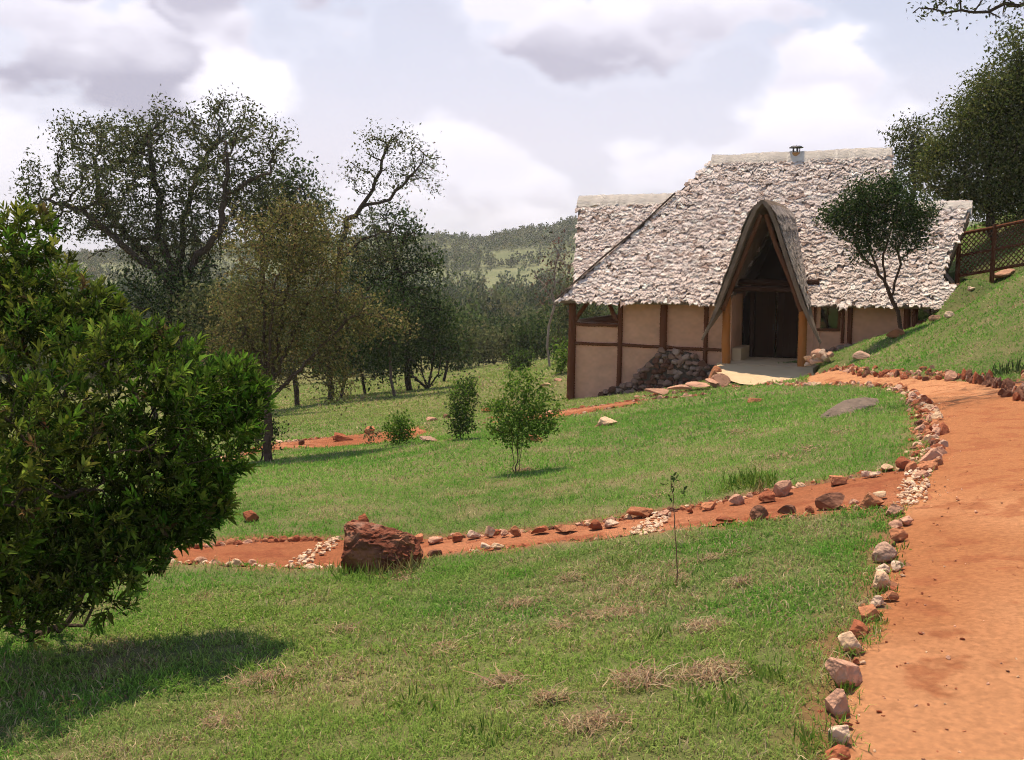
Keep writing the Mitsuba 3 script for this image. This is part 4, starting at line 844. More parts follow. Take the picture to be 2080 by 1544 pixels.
tree('dark_tree', 'dense dark round headed tree right of the leaning tree', below(830, Y), [lobe(800, 480, 70, 62, Y), lobe(845, 560, 58, 70, Y), lobe(770, 560, 70, 80, Y), lobe(868, 610, 36, 40, Y), lobe(720, 560, 50, 60, Y), lobe(770, 425, 40, 24, Y, wt=3), lobe(838, 455, 30, 26, Y, wt=2.5), lobe(888, 540, 26, 34, Y, wt=2), lobe(905, 640, 30, 40, Y, wt=2)], 1100, .5, 24, .028, DARK, [3, 3, 3, 1], .2, .09, 11, guides=[[below(830, Y), S_(825, 640, Y), S_(812, 560, Y), S_(800, 500, Y)]], extra=6500, rmax=.3, jitter=.5)
Y = 48.0
tree('dark_tree', 'dark green tree top between the spreading tree and the leaning tree', below(600, Y), [lobe(590, 372, 55, 50, Y), lobe(560, 430, 60, 50, Y), lobe(635, 430, 55, 50, Y), lobe(600, 500, 80, 60, Y), lobe(520, 470, 50, 60, Y)], 700, .5, 25, .028, DARK, [3, 4, 2, 2], .19, .085, 11, guides=[[below(600, Y), S_(600, 520, Y), S_(595, 400, Y)]], extra=9000, rmax=.3)
# the golden leaved tree in the middle of the lawn
Y = 19.2; b = gpt(545, 938)
G = [[b, b + [.02, 0, .8], b + [.0, 0, 1.6]]] + [[b + [.0, 0, 1.6 - .15 * k], S_(px, py, Y + dy)] for k, (px, py, dy) in enumerate([(480, 620, .4), (560, 560, -.4), (650, 560, .6), (720, 640, -.3), (600, 480, .5), (530, 500, .0)])]
k, pts, par, r, _ = tree('golden_tree', 'slender tree with golden brown foliage and dark trunk at the lower footpath', b,
     [lobe(550, 490, 105, 85, Y), lobe(640, 500, 95, 85, Y), lobe(600, 590, 150, 85, Y), lobe(500, 640, 85, 95, Y), lobe(650, 660, 115, 75, Y), lobe(740, 640, 55, 55, Y, wt=.12), lobe(790, 660, 60, 34, Y, wt=.05), lobe(480, 730, 70, 90, Y), lobe(670, 745, 60, 60, Y, wt=.18), lobe(560, 720, 90, 70, Y), lobe(690, 790, 30, 40, Y, wt=.04), lobe(480, 830, 50, 60, Y, wt=.16), lobe(610, 430, 70, 40, Y)],
     2100, .15, 26, .0065, GOLD, [4, 4, 1.6, 3, 2], .062, .034, 6, bark=(.10, .065, .048), guides=G, jitter=.34, power=2.15, rmax=.13, mat='m_leaf', extra=24000)
# suckers round the foot of its trunk
tree('sucker_shrub', 'dark sprouting shoots round the foot of the golden tree', b + [-.15, .05, 0], [lobe(540, 890, 34, 38, Y), lobe(515, 860, 40, 40, Y), lobe(560, 870, 26, 30, Y)], 160, .12, 27, .006, DARK, [3, 3, 2, 1], .07, .035, 9, mat='m_leaf', cat='shrub', extra=500)
# the big glossy bush in the foreground
Yb = 5.65
BL = [lobe(40, 505, 70, 70, Yb, .5), lobe(70, 600, 90, 90, Yb, .3), lobe(135, 640, 72, 70, Yb, .2), lobe(200, 650, 40, 44, Yb, .4), lobe(300, 738, 98, 66, Yb, 0), lobe(262, 705, 40, 32, Yb, .2), lobe(425, 806, 92, 68, Yb, .0), lobe(470, 815, 50, 62, Yb, .0), lobe(250, 800, 160, 120, Yb, -.35), lobe(100, 800, 120, 150, Yb, -.1), lobe(390, 880, 125, 95, Yb, -.1), lobe(440, 850, 80, 90, Yb, .1),
      lobe(200, 960, 180, 110, Yb, -.3), lobe(60, 980, 100, 130, Yb, -.2), lobe(330, 990, 120, 80, Yb, .1), lobe(390, 1040, 60, 50, Yb, .2, wt=.03), lobe(120, 1090, 120, 60, Yb, -.1, wt=.1), lobe(-80, 800, 120, 250, Yb, .2), lobe(240, 1060, 90, 50, Yb, .1, wt=.06), lobe(-40, 560, 80, 90, Yb, .4), lobe(-170, 1000, 150, 220, Yb, .1, wt=.3), lobe(-190, 700, 130, 180, Yb, .2, wt=.3), lobe(10, 690, 110, 110, Yb, .2), lobe(420, 940, 70, 80, Yb, .15)]
bb0 = gpt(60, 1300, 3); G = []
rb_ = np.random.default_rng(3)
for dx, dy, tx, ty, td in [(0, 0, 90, 1000, 0), (.12, .1, 230, 960, .1), (.2, -.05, 330, 920, -.1), (-.15, .05, -20, 950, .1), (.05, .15, 140, 880, .2), (.3, .1, 300, 1010, .1), (.02, -.15, 180, 1000, -.3)]:
    g0 = bb0 + [dx, dy, 0]; g0[2] = float(H(g0[0], g0[1])) - .03; tgt = S_(tx, ty, Yb + td); G.append([g0, g0 * .55 + tgt * .45 + [0, 0, .08], tgt])
BL += [lobe(60, 1190, 120, 62, Yb, -.55), lobe(175, 1165, 105, 50, Yb, -.4), lobe(262, 1130, 66, 42, Yb, -.2), lobe(10, 1262, 100, 40, Yb, -.65), lobe(-120, 1200, 120, 100, Yb, -.6), lobe(60, 1130, 120, 80, Yb, -.3), lobe(190, 1110, 110, 70, Yb, -.2), lobe(330, 1055, 95, 55, Yb, 0), lobe(400, 1010, 60, 70, Yb, .1), lobe(40, 900, 140, 180, Yb, -.8), lobe(-90, 1050, 150, 170, Yb, -.9), lobe(20, 1200, 110, 50, Yb, -.5), lobe(70, 1080, 110, 110, Yb, -.2, wt=.25), lobe(180, 1080, 130, 80, Yb, 0, wt=.2), lobe(330, 1060, 90, 50, Yb, .1, wt=.06)]
kb = thing('broadleaf_bush', 'big dense glossy green bush filling the left foreground', 'bush')
pts, par, att = grow(bb0, BL, 1500, .10, 31, [[bb0, G[0][1], G[0][2]]] + G[1:], jitter=.3)
r, kids = radii(par, .0042, 2.25, .035)
part(kb, 'stem', limbs(pts, par, r, 6), 'm_bark', np.array((.085, .06, .045)))
rg = np.random.default_rng(33); ctr = np.mean([l[0] for l in BL], 0)
# shoots over the whole outside of the bush and inside it; leaves stand round each shoot and point up and outward
sh0, shd = [], []
for l in BL:
    k = int(70 + 1100 * np.prod(l[1]) ** .62); d = NRM(rg.normal(size=(k, 3))); rr = np.where(rg.random((k, 1)) < .62, rg.uniform(.82, 1.08, (k, 1)), rg.random((k, 1)) ** .5)
    sh0.append(l[0] + d * rr * l[1]); shd.append(NRM(d * .55 + [0, 0, .62] + rg.normal(0, .28, (k, 3))))
sh0, shd = np.vstack(sh0), np.vstack(shd)
keep = (sh0[:, 2] > H(sh0[:, 0], sh0[:, 1]) + .10) & (meshkit.fbm(sh0 * 4.2, 2, 91) + .10 * rg.normal(size=len(sh0)) > .42); sh0, shd = sh0[keep], shd[keep]
for px, py, dd in [(275, 1165, -.3), (235, 1200, -.4), (255, 1180, -.5), (200, 1215, -.5), (90, 1200, -.6), (60, 1190, -.5), (120, 1240, -.6), (300, 1160, -.2), (170, 1180, -.4), (40, 1230, -.5), (150, 1150, -.3), (20, 1160, -.3), (220, 1130, -.2), (110, 1150, -.4), (-10, 1210, -.5), (140, 1120, -.3), (190, 1150, -.3), (230, 1160, -.2), (280, 1120, -.1), (80, 1240, -.6), (30, 1260, -.6), (160, 1215, -.5), (60, 1130, -.5), (110, 1180, -.5), (10, 1110, -.5), (320, 1110, 0), (180, 1100, -.3)]:      # low side shoots
    p0 = S_(px, py, Yb + dd) + rg.normal(0, .06, (6, 3)); sh0 = np.vstack([sh0, p0]); shd = np.vstack([shd, NRM(rg.normal(0, .5, (6, 3)) + [.4, 0, .35])])
ns = len(sh0); sl = rg.uniform(.05, .13, ns)
tp = np.empty((2 * ns, 3)); tp[0::2] = sh0; tp[1::2] = sh0 + shd * sl[:, None]; tpar = np.repeat(np.arange(ns) * 2, 2); tpar[0::2] = -1
part(kb, 'twigs', limbs(tp, tpar, np.full(2 * ns, .0022), 3), 'm_bark', np.array((.10, .085, .045)), stuff=True)
nl = 12; src = np.repeat(np.arange(ns), nl); t = np.tile(np.linspace(.1, 1, nl), ns); ang = np.tile(np.arange(nl) * 2.4, ns) + np.repeat(rg.random(ns) * 6.28, nl)
a1 = NRM(np.cross(shd, [.3, .9, .1])); a2 = np.cross(shd, a1); rad = np.cos(ang)[:, None] * a1[src] + np.sin(ang)[:, None] * a2[src]
c = sh0[src] + shd[src] * (sl[src] * t)[:, None]; ax = NRM(rad * (1.15 - .75 * t)[:, None] + shd[src] * (.35 + .6 * t)[:, None] + rg.normal(0, .16, rad.shape))
n = len(c); Ls = .057 * rg.uniform(.5, 1.4, n) * np.repeat(rg.uniform(.75, 1.25, ns), nl) * (1 - .25 * (t > .9))
BUSH = [(.072, .145, .016), (.11, .20, .024), (.045, .088, .013), (.18, .265, .042), (.11, .10, .035)]
warm_side = sstep(-1.5, -2.4, c[:, 0]) * .8                                                       # the older branches at the left carry browner leaves
tone = leaf_cols(ns, BUSH, [4, 4, 3, 1.5, .25], 34, .15)[src]; cols = tone * rg.uniform(.8, 1.2, (n, 1)) * (1 + .05 * rg.normal(size=(n, 3))) * (.82 + .75 * (t > .72))[:, None]  # tip leaves brightened and the rest dimmed, imitating sun on the shoots
cols = mixc(cols, cols * [1.35, .86, 1.2], warm_side * (rg.random(ns) < .7)[src])
v, f, kk = leaves(c, ax, Ls, Ls * .30, 35, fold=.07, shape='full', up=.5); V_ = v.reshape(n, kk, 3); lf = f[:6]
vis = np.argsort(np.linalg.norm(c - EYE, axis=1) / Ls + 12 * (np.abs(c[:, 0] / c[:, 1]) > .5))
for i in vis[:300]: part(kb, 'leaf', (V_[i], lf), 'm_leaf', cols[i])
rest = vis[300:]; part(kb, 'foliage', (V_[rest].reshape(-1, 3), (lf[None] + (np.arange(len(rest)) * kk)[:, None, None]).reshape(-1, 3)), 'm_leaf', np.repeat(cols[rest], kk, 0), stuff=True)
# young trees and shrubs on the lawn
def young(name, label, px, py, lobes, stems, step, natt, seed, L, per, Y=None, pal=FRESH, w=(4, 2, 4, 1), cat='tree', extra=0):
    b = gpt(px, py); Y = b[1]; lb = [lobe(*l, Y) for l in lobes]
    G = [[b + [dx * .5, 0, 0], b * .6 + S_(tx, ty, Y) * .4 + [dx * .3, 0, 0], S_(tx, ty, Y)] for dx, tx, ty in stems]
    return tree(name, label, b - [0, 0, .03], lb, natt, step, seed, step * .024, pal, w, L, L * .45, per, bark=(.13, .09, .06), guides=G, mat='m_leaf', cat=cat, jitter=.25, extra=extra, infl=12, kill=1.5)
young('young_tree', 'young bushy green tree on thin stems standing alone in the middle of the lawn', 1048, 962, [(1065, 815, 58, 68), (1045, 860, 50, 48), (1104, 840, 42, 50), (1012, 848, 26, 52), (1075, 768, 30, 28), (1128, 858, 26, 22), (1060, 880, 64, 28)], [(-.05, 1040, 870), (.0, 1055, 840), (.05, 1062, 870)], .065, 560, 41, .052, 8, extra=2600)
young('young_tree', 'slim upright young tree left of the young tree in mid lawn', 935, 893, [(940, 810, 30, 44), (938, 850, 30, 36), (950, 780, 16, 22), (930, 876, 18, 16)], [(0, 938, 830)], .085, 300, 42, .065, 9, pal=DARK + FRESH[:2], w=(2, 3, 1, 2, 3, 2), extra=1800)
young('low_shrub', 'low round leafy shrub by the lower footpath', 812, 902, [(812, 868, 28, 30), (800, 880, 24, 20), (826, 878, 18, 20)], [(0, 812, 870)], .1, 180, 43, .07, 9, cat='shrub', extra=1000)
young('low_shrub', 'small thin shrub with few leaves left of the low round shrub', 752, 903, [(750, 882, 20, 20), (760, 892, 16, 10)], [(0, 750, 884)], .12, 60, 44, .08, 5, cat='shrub', pal=OLIVE, w=(3, 3, 1, 2), extra=60)
young('low_shrub', 'small shrub behind the young tree at the right side of its crown', 1000, 838, [(1000, 822, 20, 14), (985, 828, 16, 10)], [(0, 1000, 824)], .14, 60, 45, .09, 7, cat='shrub', extra=100)
# the whip like sapling in the near lawn
b = gpt(1376, 1190); Y = b[1]; kw = thing('thin_sapling', 'thin bare sapling stem with a few small leaves in the near lawn', 'sapling')
line = np.array([b - [0, 0, .03], S_(1374, 1130, Y), S_(1370, 1060, Y), S_(1366, 1000, Y), S_(1362, 970, Y)]); ts_ = np.linspace(0, 4, 22); pw = np.array([[np.interp(t, range(5), line[:, k]) for k in range(3)] for t in ts_]) + rng.normal(0, .004, (22, 3))
part(kw, 'stem', limbs(pw, np.arange(-1, 21), np.linspace(.0045, .002, 22), 6), 'm_bark', np.array((.24, .13, .085)))
cl, al = [], []
for px, py in [(1362, 972), (1355, 976), (1372, 975), (1364, 984), (1388, 996), (1368, 990), (1352, 985), (1368, 968), (1390, 1004), (1360, 1010)]:
    for _ in range(3): cl.append(S_(px, py, Y)); al.append(rng.normal(size=3) + [0, 0, .2])
v, f, kk = leaves(np.array(cl), np.array(al), .036 * rng.uniform(.6, 1.2, len(cl)), .017, 46, .05, 'full')
for i in range(len(cl)): part(kw, 'leaf', (v[i * kk:(i + 1) * kk], f[:6]), 'm_leaf', np.array(DARK[1]) * rng.uniform(.8, 1.3))
# the round headed tree before the roof
Y = 28.6; b = below(1832, Y)
G = [[b, S_(1820, 625, Y), S_(1803, 590, Y), S_(1785, 550, Y), S_(1768, 515, Y)], [S_(1812, 608, Y), S_(1816, 570, Y), S_(1830, 540, Y), S_(1822, 505, Y)], [S_(1803, 590, Y), S_(1790, 540, Y), S_(1800, 500, Y)], [S_(1785, 550, Y), S_(1750, 520, Y)]]
tree('round_tree', 'small dense round headed tree on forked stems before the right roof half', b - [0, 0, .1],
     [lobe(1790, 425, 88, 56, Y), lobe(1730, 445, 58, 42, Y), lobe(1850, 445, 46, 42, Y), lobe(1765, 485, 52, 30, Y), lobe(1775, 395, 62, 36, Y), lobe(1868, 482, 34, 20, Y), lobe(1694, 440, 34, 22, Y), lobe(1880, 430, 26, 30, Y), lobe(1820, 500, 40, 18, Y, wt=.3), lobe(1812, 372, 34, 20, Y, wt=.3), lobe(1742, 522, 24, 16, Y, wt=.08)],
     1000, .2, 51, .011, DARK, [4, 2.5, 4, .8], .095, .045, 14, bark=(.085, .05, .035), guides=G, rmax=.115, extra=14000, mat='m_leaf_dull')
# trees at the right edge
Y = 39.0
tree('large_tree', 'large dark tree rising behind the fence at the right edge', below(2010, Y), [lobe(2040, 190, 80, 70, Y), lobe(1965, 265, 75, 70, Y), lobe(1925, 340, 60, 55, Y), lobe(2050, 320, 90, 80, Y), lobe(1990, 385, 85, 40, Y), lobe(2065, 105, 45, 45, Y, wt=4), lobe(2140, 250, 90, 140, Y), lobe(2000, 225, 50, 60, Y), lobe(1960, 405, 46, 30, Y), lobe(2070, 270, 60, 90, Y), lobe(2085, 380, 70, 50, Y), lobe(2030, 425, 70, 30, Y), lobe(1920, 385, 40, 30, Y), lobe(2080, 160, 50, 60, Y), lobe(1900, 300, 36, 30, Y, wt=2)],
     1500, .45, 52, .024, [(.105, .125, .036), (.145, .165, .048), (.075, .095, .03), (.22, .23, .07)], [4, 3, 3, 1.8], .145, .065, 16, guides=[[below(2010, Y), S_(2005, 430, Y), S_(2010, 330, Y), S_(2030, 200, Y)], [S_(2005, 430, Y), S_(1950, 330, Y)], [S_(2005, 430, Y), S_(2090, 300, Y)]], rmax=.3, extra=60000)
tree('slim_tree', 'smaller tree behind the right end of the tall roof', below(1850, 44), [lobe(1850, 272, 38, 30, 44), lobe(1840, 315, 34, 36, 44), lobe(1880, 320, 34, 40, 44), lobe(1860, 370, 36, 34, 44)], 420, .4, 53, .022, OLIVE, [3, 4, 2, 2], .17, .075, 10, guides=[[below(1850, 44), S_(1855, 400, 44), S_(1850, 290, 44)]], rmax=.2, extra=4000)
tree('hill_shrub', 'bushy undergrowth on the slope above the lattice fence', below(2060, 41), [lobe(2060, 415, 60, 22, 41), lobe(2000, 420, 40, 16, 41), lobe(2110, 400, 60, 40, 41)], 200, .4, 54, .02, DARK, [3, 3, 2, 2], .17, .08, 12, cat='shrub', extra=1500)
# the tree out of frame whose limb hangs into the top right corner
b = np.array([10.6, 16.6, 0]); b[2] = float(H(b[0], b[1])); Y = 16.0
G = [[b, b + [-.1, 0, 2.2], b + [-.2, -.1, 4.4]], [b + [-.2, -.1, 4.4], S_(2150, 20, Y), S_(2070, 8, Y), S_(1990, 22, Y), S_(1930, 24, Y), S_(1870, 10, Y)], [b + [-.2, -.1, 4.4], np.array([8.6, 17, 6.9]), np.array([6.6, 16.6, 7.5]), np.array([4.9, 16.3, 7.6])], [b + [-.2, -.1, 4.4], b + [.2, -.8, 6.2]], [b + [-.2, -.1, 4.4], b + [.9, .6, 6]]]
tree('overhanging_tree', 'tree just out of frame whose thin twigs hang into the top right corner', b, [lobe(2000, 0, 90, 40, Y, 0, wt=3.0), lobe(1900, 8, 56, 26, Y, 0, wt=2.0), lobe(2050, 34, 60, 26, Y, 0, wt=1.2), lobe(2060, -110, 130, 70, Y, 0, wt=2), [b + [0, -.4, 6.4], np.array([2.2, 2.0, 1.4]), 9.0], [np.array([4.9, 16.3, 7.6]), np.array([1.3, 1.3, .55]), 13.0], [np.array([7.4, 17.6, 7.5]), np.array([1.6, 1.5, .7]), 10.0]],
     1300, .2, 55, .009, OLIVE, [4, 3, 3, 1], .075, .033, 7, guides=G, jitter=.38, power=2.1, rmax=.2, extra=9000)
# mid distance trees down the meadow
def meadow_tree(name, label, px, Y, lobes, natt, seed, pal=DARK, w=(3, 3, 3, 1), step=.55, per=10, extra=2500, bark=BARK_D, L=.22, guides=None, group=None, rmax=.22, cat='tree', tip=.025):
    b = below(px, Y); tp = np.mean([S_(l[0], l[1], Y) for l in lobes], 0)
    return tree(name, label, b, [lobe(*l, Y) for l in lobes], natt, step, seed, tip, pal, w, L, L * .45, per, bark=bark, guides=guides or [[b, b * .45 + tp * .55 + [.2, 0, 0], tp]], rmax=rmax, extra=extra, group=group, cat=cat, jitter=.34)
meadow_tree('meadow_tree', 'dark tree with several leaning trunks at the far end of the meadow', 868, 52, [(850, 690, 55, 50), (800, 700, 50, 45), (900, 700, 42, 40), (870, 640, 45, 40), (830, 740, 60, 22)], 600, 61, guides=[[below(862, 52), S_(850, 720, 52)], [below(846, 52), S_(840, 740, 52), S_(820, 700, 52)], [below(885, 52), S_(875, 740, 52), S_(880, 690, 52)], [below(905, 52), S_(890, 745, 52), S_(900, 710, 52)]])
meadow_tree('meadow_tree', 'grey trunked dark tree left of the leaning trunks in the meadow', 800, 47, [(770, 660, 55, 60), (800, 610, 50, 50), (740, 690, 50, 50), (790, 710, 40, 40)], 520, 62, bark=BARK_G)
meadow_tree('meadow_tree', 'dim tree behind the golden tree near the bottom of the meadow', 690, 50, [(690, 640, 60, 60), (650, 700, 60, 50), (720, 720, 50, 40)], 420, 63)
meadow_tree('bare_tree', 'tall thin leafless tree left of the house', 1117, 58, [(1125, 540, 36, 40), (1140, 600, 30, 40), (1105, 590, 28, 36), (1130, 490, 18, 28), (1150, 540, 22, 40)], 380, 64, pal=[(.17, .10, .08), (.14, .10, .07), (.10, .09, .05)], w=(3, 3, 2), per=1, extra=500, bark=(.32, .25, .22), guides=[[below(1117, 58), S_(1114, 700, 58), S_(1122, 600, 58), S_(1133, 540, 58), S_(1128, 490, 58)], [S_(1120, 620, 58), S_(1100, 570, 58)]], tip=.02, rmax=.24)
meadow_tree('round_bush', 'round green bush in the meadow left of the thin bare tree', 1058, 64, [(1055, 735, 24, 16), (1068, 728, 16, 13)], 160, 65, pal=FRESH[:1] + DARK, w=(3, 3, 3, 1, 1), cat='bush', extra=1200, step=.4, L=.2)
meadow_tree('light_bush', 'pale green bush close to the left corner of the house', 1140, 50, [(1140, 735, 18, 30), (1152, 715, 10, 24)], 140, 66, pal=FRESH, w=(3, 2, 3, 1), cat='bush', extra=500, step=.4, L=.2)
meadow_tree('leafy_tree', 'leafy tree right behind the left corner of the house', 1150, 62, [(1150, 640, 36, 60), (1170, 600, 40, 50), (1140, 690, 30, 40), (1210, 640, 40, 50)], 420, 67, pal=OLIVE, w=(3, 3, 2, 1), extra=2500)
meadow_tree('undergrowth_bush', 'dark low bush filling the shade between the golden tree and the dark round headed tree', 740, 54, [(720, 690, 70, 60), (660, 720, 60, 44), (780, 740, 50, 36), (690, 650, 60, 50)], 300, 68, cat='bush', extra=4500, per=12)
meadow_tree('undergrowth_bush', 'dark low bush under the right side of the dark round headed tree', 900, 60, [(880, 690, 60, 54), (930, 710, 40, 40), (850, 650, 50, 40), (910, 650, 36, 40)], 260, 69, cat='bush', extra=3500, per=12)
meadow_tree('undergrowth_bush', 'dark leafy thicket behind the trunk of the golden tree', 520, 40, [(500, 640, 80, 60), (460, 700, 70, 60), (560, 700, 60, 50), (420, 640, 60, 60), (600, 640, 50, 50)], 340, 70, cat='bush', extra=5000, per=12, pal=OLIVE, w=(3, 3, 3, 1))
# the line of dark trees at the foot of the meadow
rt = np.random.default_rng(71)
ORD = ['first', 'second', 'third', 'fourth', 'fifth', 'sixth', 'seventh', 'eighth', 'ninth', 'tenth', 'eleventh']
for i, (px, Y, top, hw) in enumerate([(905, 90, 640, 40), (932, 76, 655, 34), (952, 96, 645, 36), (972, 82, 668, 34), (992, 112, 640, 40), (1004, 88, 660, 36), (1022, 104, 645, 40), (1040, 84, 668, 34), (1075, 80, 655, 36), (1090, 102, 640, 38), (1106, 86, 645, 32)]):
    b = below(px, Y); bot = HORIZON + (1.6 - b[2]) / Y * F; hh = bot - top
    lobes = [(px + rt.normal(0, hw * .25), top + hh * .32 + rt.normal(0, 6), hw * .9, hh * .32), (px - hw * .5, top + hh * .48, hw * .6, hh * .25), (px + hw * .5, top + hh * .50, hw * .6, hh * .26), (px + rt.normal(0, 6), top + hh * .62, hw * .95, hh * .22)]
    meadow_tree('valley_tree', f'{["dark green", "olive"][i % 2]} tree, {ORD[i]} from the left in the far meadow tree line', px, Y, lobes, 230, 80 + i, pal=[DARK, OLIVE][i % 2], w=(3, 3, 2, 1), step=.8, per=8, extra=1700, L=.34, group='trees in the line at the foot of the meadow', bark=BARK_D, tip=.04, rmax=.25)
# the wood that fills the valley, and the bushes on the hills: one mass each
def clump(n, seed, L):
    r = np.random.default_rng(seed); k = 5; cen = r.normal(size=(k, 3)) * [.42, .42, .22] + [0, 0, .62]; i = r.integers(k, size=n); d = NRM(r.normal(size=(n, 3)))
    c = cen[i] + d * (r.random((n, 1)) ** .4) * [.42, .42, .34]; c[:, 2] = np.maximum(c[:, 2], .05)
    return leaves(c, r.normal(size=(n, 3)), L * r.uniform(.6, 1.3, n), L * .6, seed)[:2]
CL = [clump(150, 900 + i, .26) for i in range(6)]; CS = [clump(46, 940 + i, .40) for i in range(6)]
def scatter(name, label, xy, z, size, cl, pal, w, seed, squash=1.0):
    r = np.random.default_rng(seed); vs, fs, cs, at = [], [], [], 0
    base = leaf_cols(len(xy), pal, w, seed, .38)
    for (x, y), zz, s, bc in zip(xy, z, size, base):
        v, f = cl[r.integers(len(cl))]; a = r.random() * 6.28; R_ = np.array([[math.cos(a), -math.sin(a)], [math.sin(a), math.cos(a)]])
        q = np.column_stack([v[:, :2] @ R_.T * s * .62, v[:, 2] * s * squash]) + [x, y, zz - .05 * s]
        vs.append(q); fs.append(f + at); at += len(v); cs.append(np.repeat(bc * r.uniform(.75, 1.25, (len(v) // 4, 1)), 4, 0))
    k = thing(name, label, 'trees'); labels[k]['kind'] = 'stuff'
    put(k, (np.vstack(vs), np.vstack(fs)), 'm_leaf_dull', np.vstack(cs))
n = 1300; yy = np.sqrt(rt.uniform(120 ** 2, 345 ** 2, n)); xx = rt.uniform(-.62, .25, n) * yy
yy[:70] = rt.uniform(78, 118, 70); xx[:70] = rt.uniform(-.55, -.09, 70) * yy[:70]
scatter('valley_wood', 'dense dark wood filling the valley floor', np.column_stack([xx, yy]), np.where(yy < 140, H(xx, np.minimum(yy, 140)), hill_z(xx, yy)), rt.uniform(2.5, 6.2, n) * rt.uniform(.7, 1.35, n), CL, DARK + OLIVE, [3, 3, 2, 1, 3, 2, 2, 1], 72)
n = 9500; yy = rt.uniform(345, 960, n); xx = rt.uniform(-.62, .3, n) * yy
q = np.column_stack([xx / 40, yy / 40, 0 * xx]); dens = meshkit.fbm(q, 5, 41) * .6 + meshkit.fbm(np.column_stack([xx / 150, yy / 150, 0 * xx]), 3, 42) * .4
keep = rt.random(n) < sstep(.38, .58, dens) * .80 + .10; xx, yy = xx[keep], yy[keep]
scatter('hill_bushes', 'scattered dark bushes and trees over the far hillside', np.column_stack([xx, yy]), hill_z(xx, yy), rt.uniform(3, 7.5, len(xx)), CS, OLIVE + DARK, [3, 3, 2, 1, 3, 2, 2, 1], 73, .8)
# ------------------------------------------------------------------ grass
NOGRASS = shapely.union_all([PATHS.buffer(-.03), HOUSE_PLAN, APRON_P]); shapely.prepare(NOGRASS)
def tint(x, y, r, n):
    a = meshkit.fbm(np.column_stack([x * .5, y * .5, 0 * x]), 4, 31); b2 = meshkit.fbm(np.column_stack([x * 2.3, y * 2.3, 0 * x]), 3, 32); big_ = meshkit.fbm(np.column_stack([x * .13, y * .13, 0 * x]), 3, 35)
    g = mixc(np.array([.125, .31, .042]), np.array([.225, .40, .078]), sstep(.3, .7, a + .35 * (r.random(n) - .5)))
    g = mixc(g, np.broadcast_to((.38, .40, .16), g.shape), sstep(.50, .68, big_ * .5 + b2 * .5) * .5)
    g = mixc(g, np.broadcast_to((.29, .38, .085), g.shape), sstep(11, 5, y) * (.05 + .5 * sstep(.42, .62, big_ * .4 + a * .6)))
    far = sstep(21, 34, y) * sstep(14, 4, x); g = mixc(g, np.broadcast_to((.29, .36, .105), g.shape), far * .75)
    dry = r.random(n) < (.05 + .24 * sstep(.56, .72, b2) + .06 * far + sstep(10, 5, y) * (.04 + .16 * sstep(.45, .62, meshkit.fbm(np.column_stack([x * 1.3, y * 1.3, 0 * x]), 4, 36))))
    g = np.where(dry[:, None], np.array([.52, .42, .26]) * r.uniform(.6, 1.3, (n, 1)) * np.where(r.random((n, 1)) < .25, np.array([.75, .55, .55]), 1), g)
    return g * r.uniform(.72, 1.3, (n, 1)), b2
GV, GF, GC, at_ = [], [], [], 0
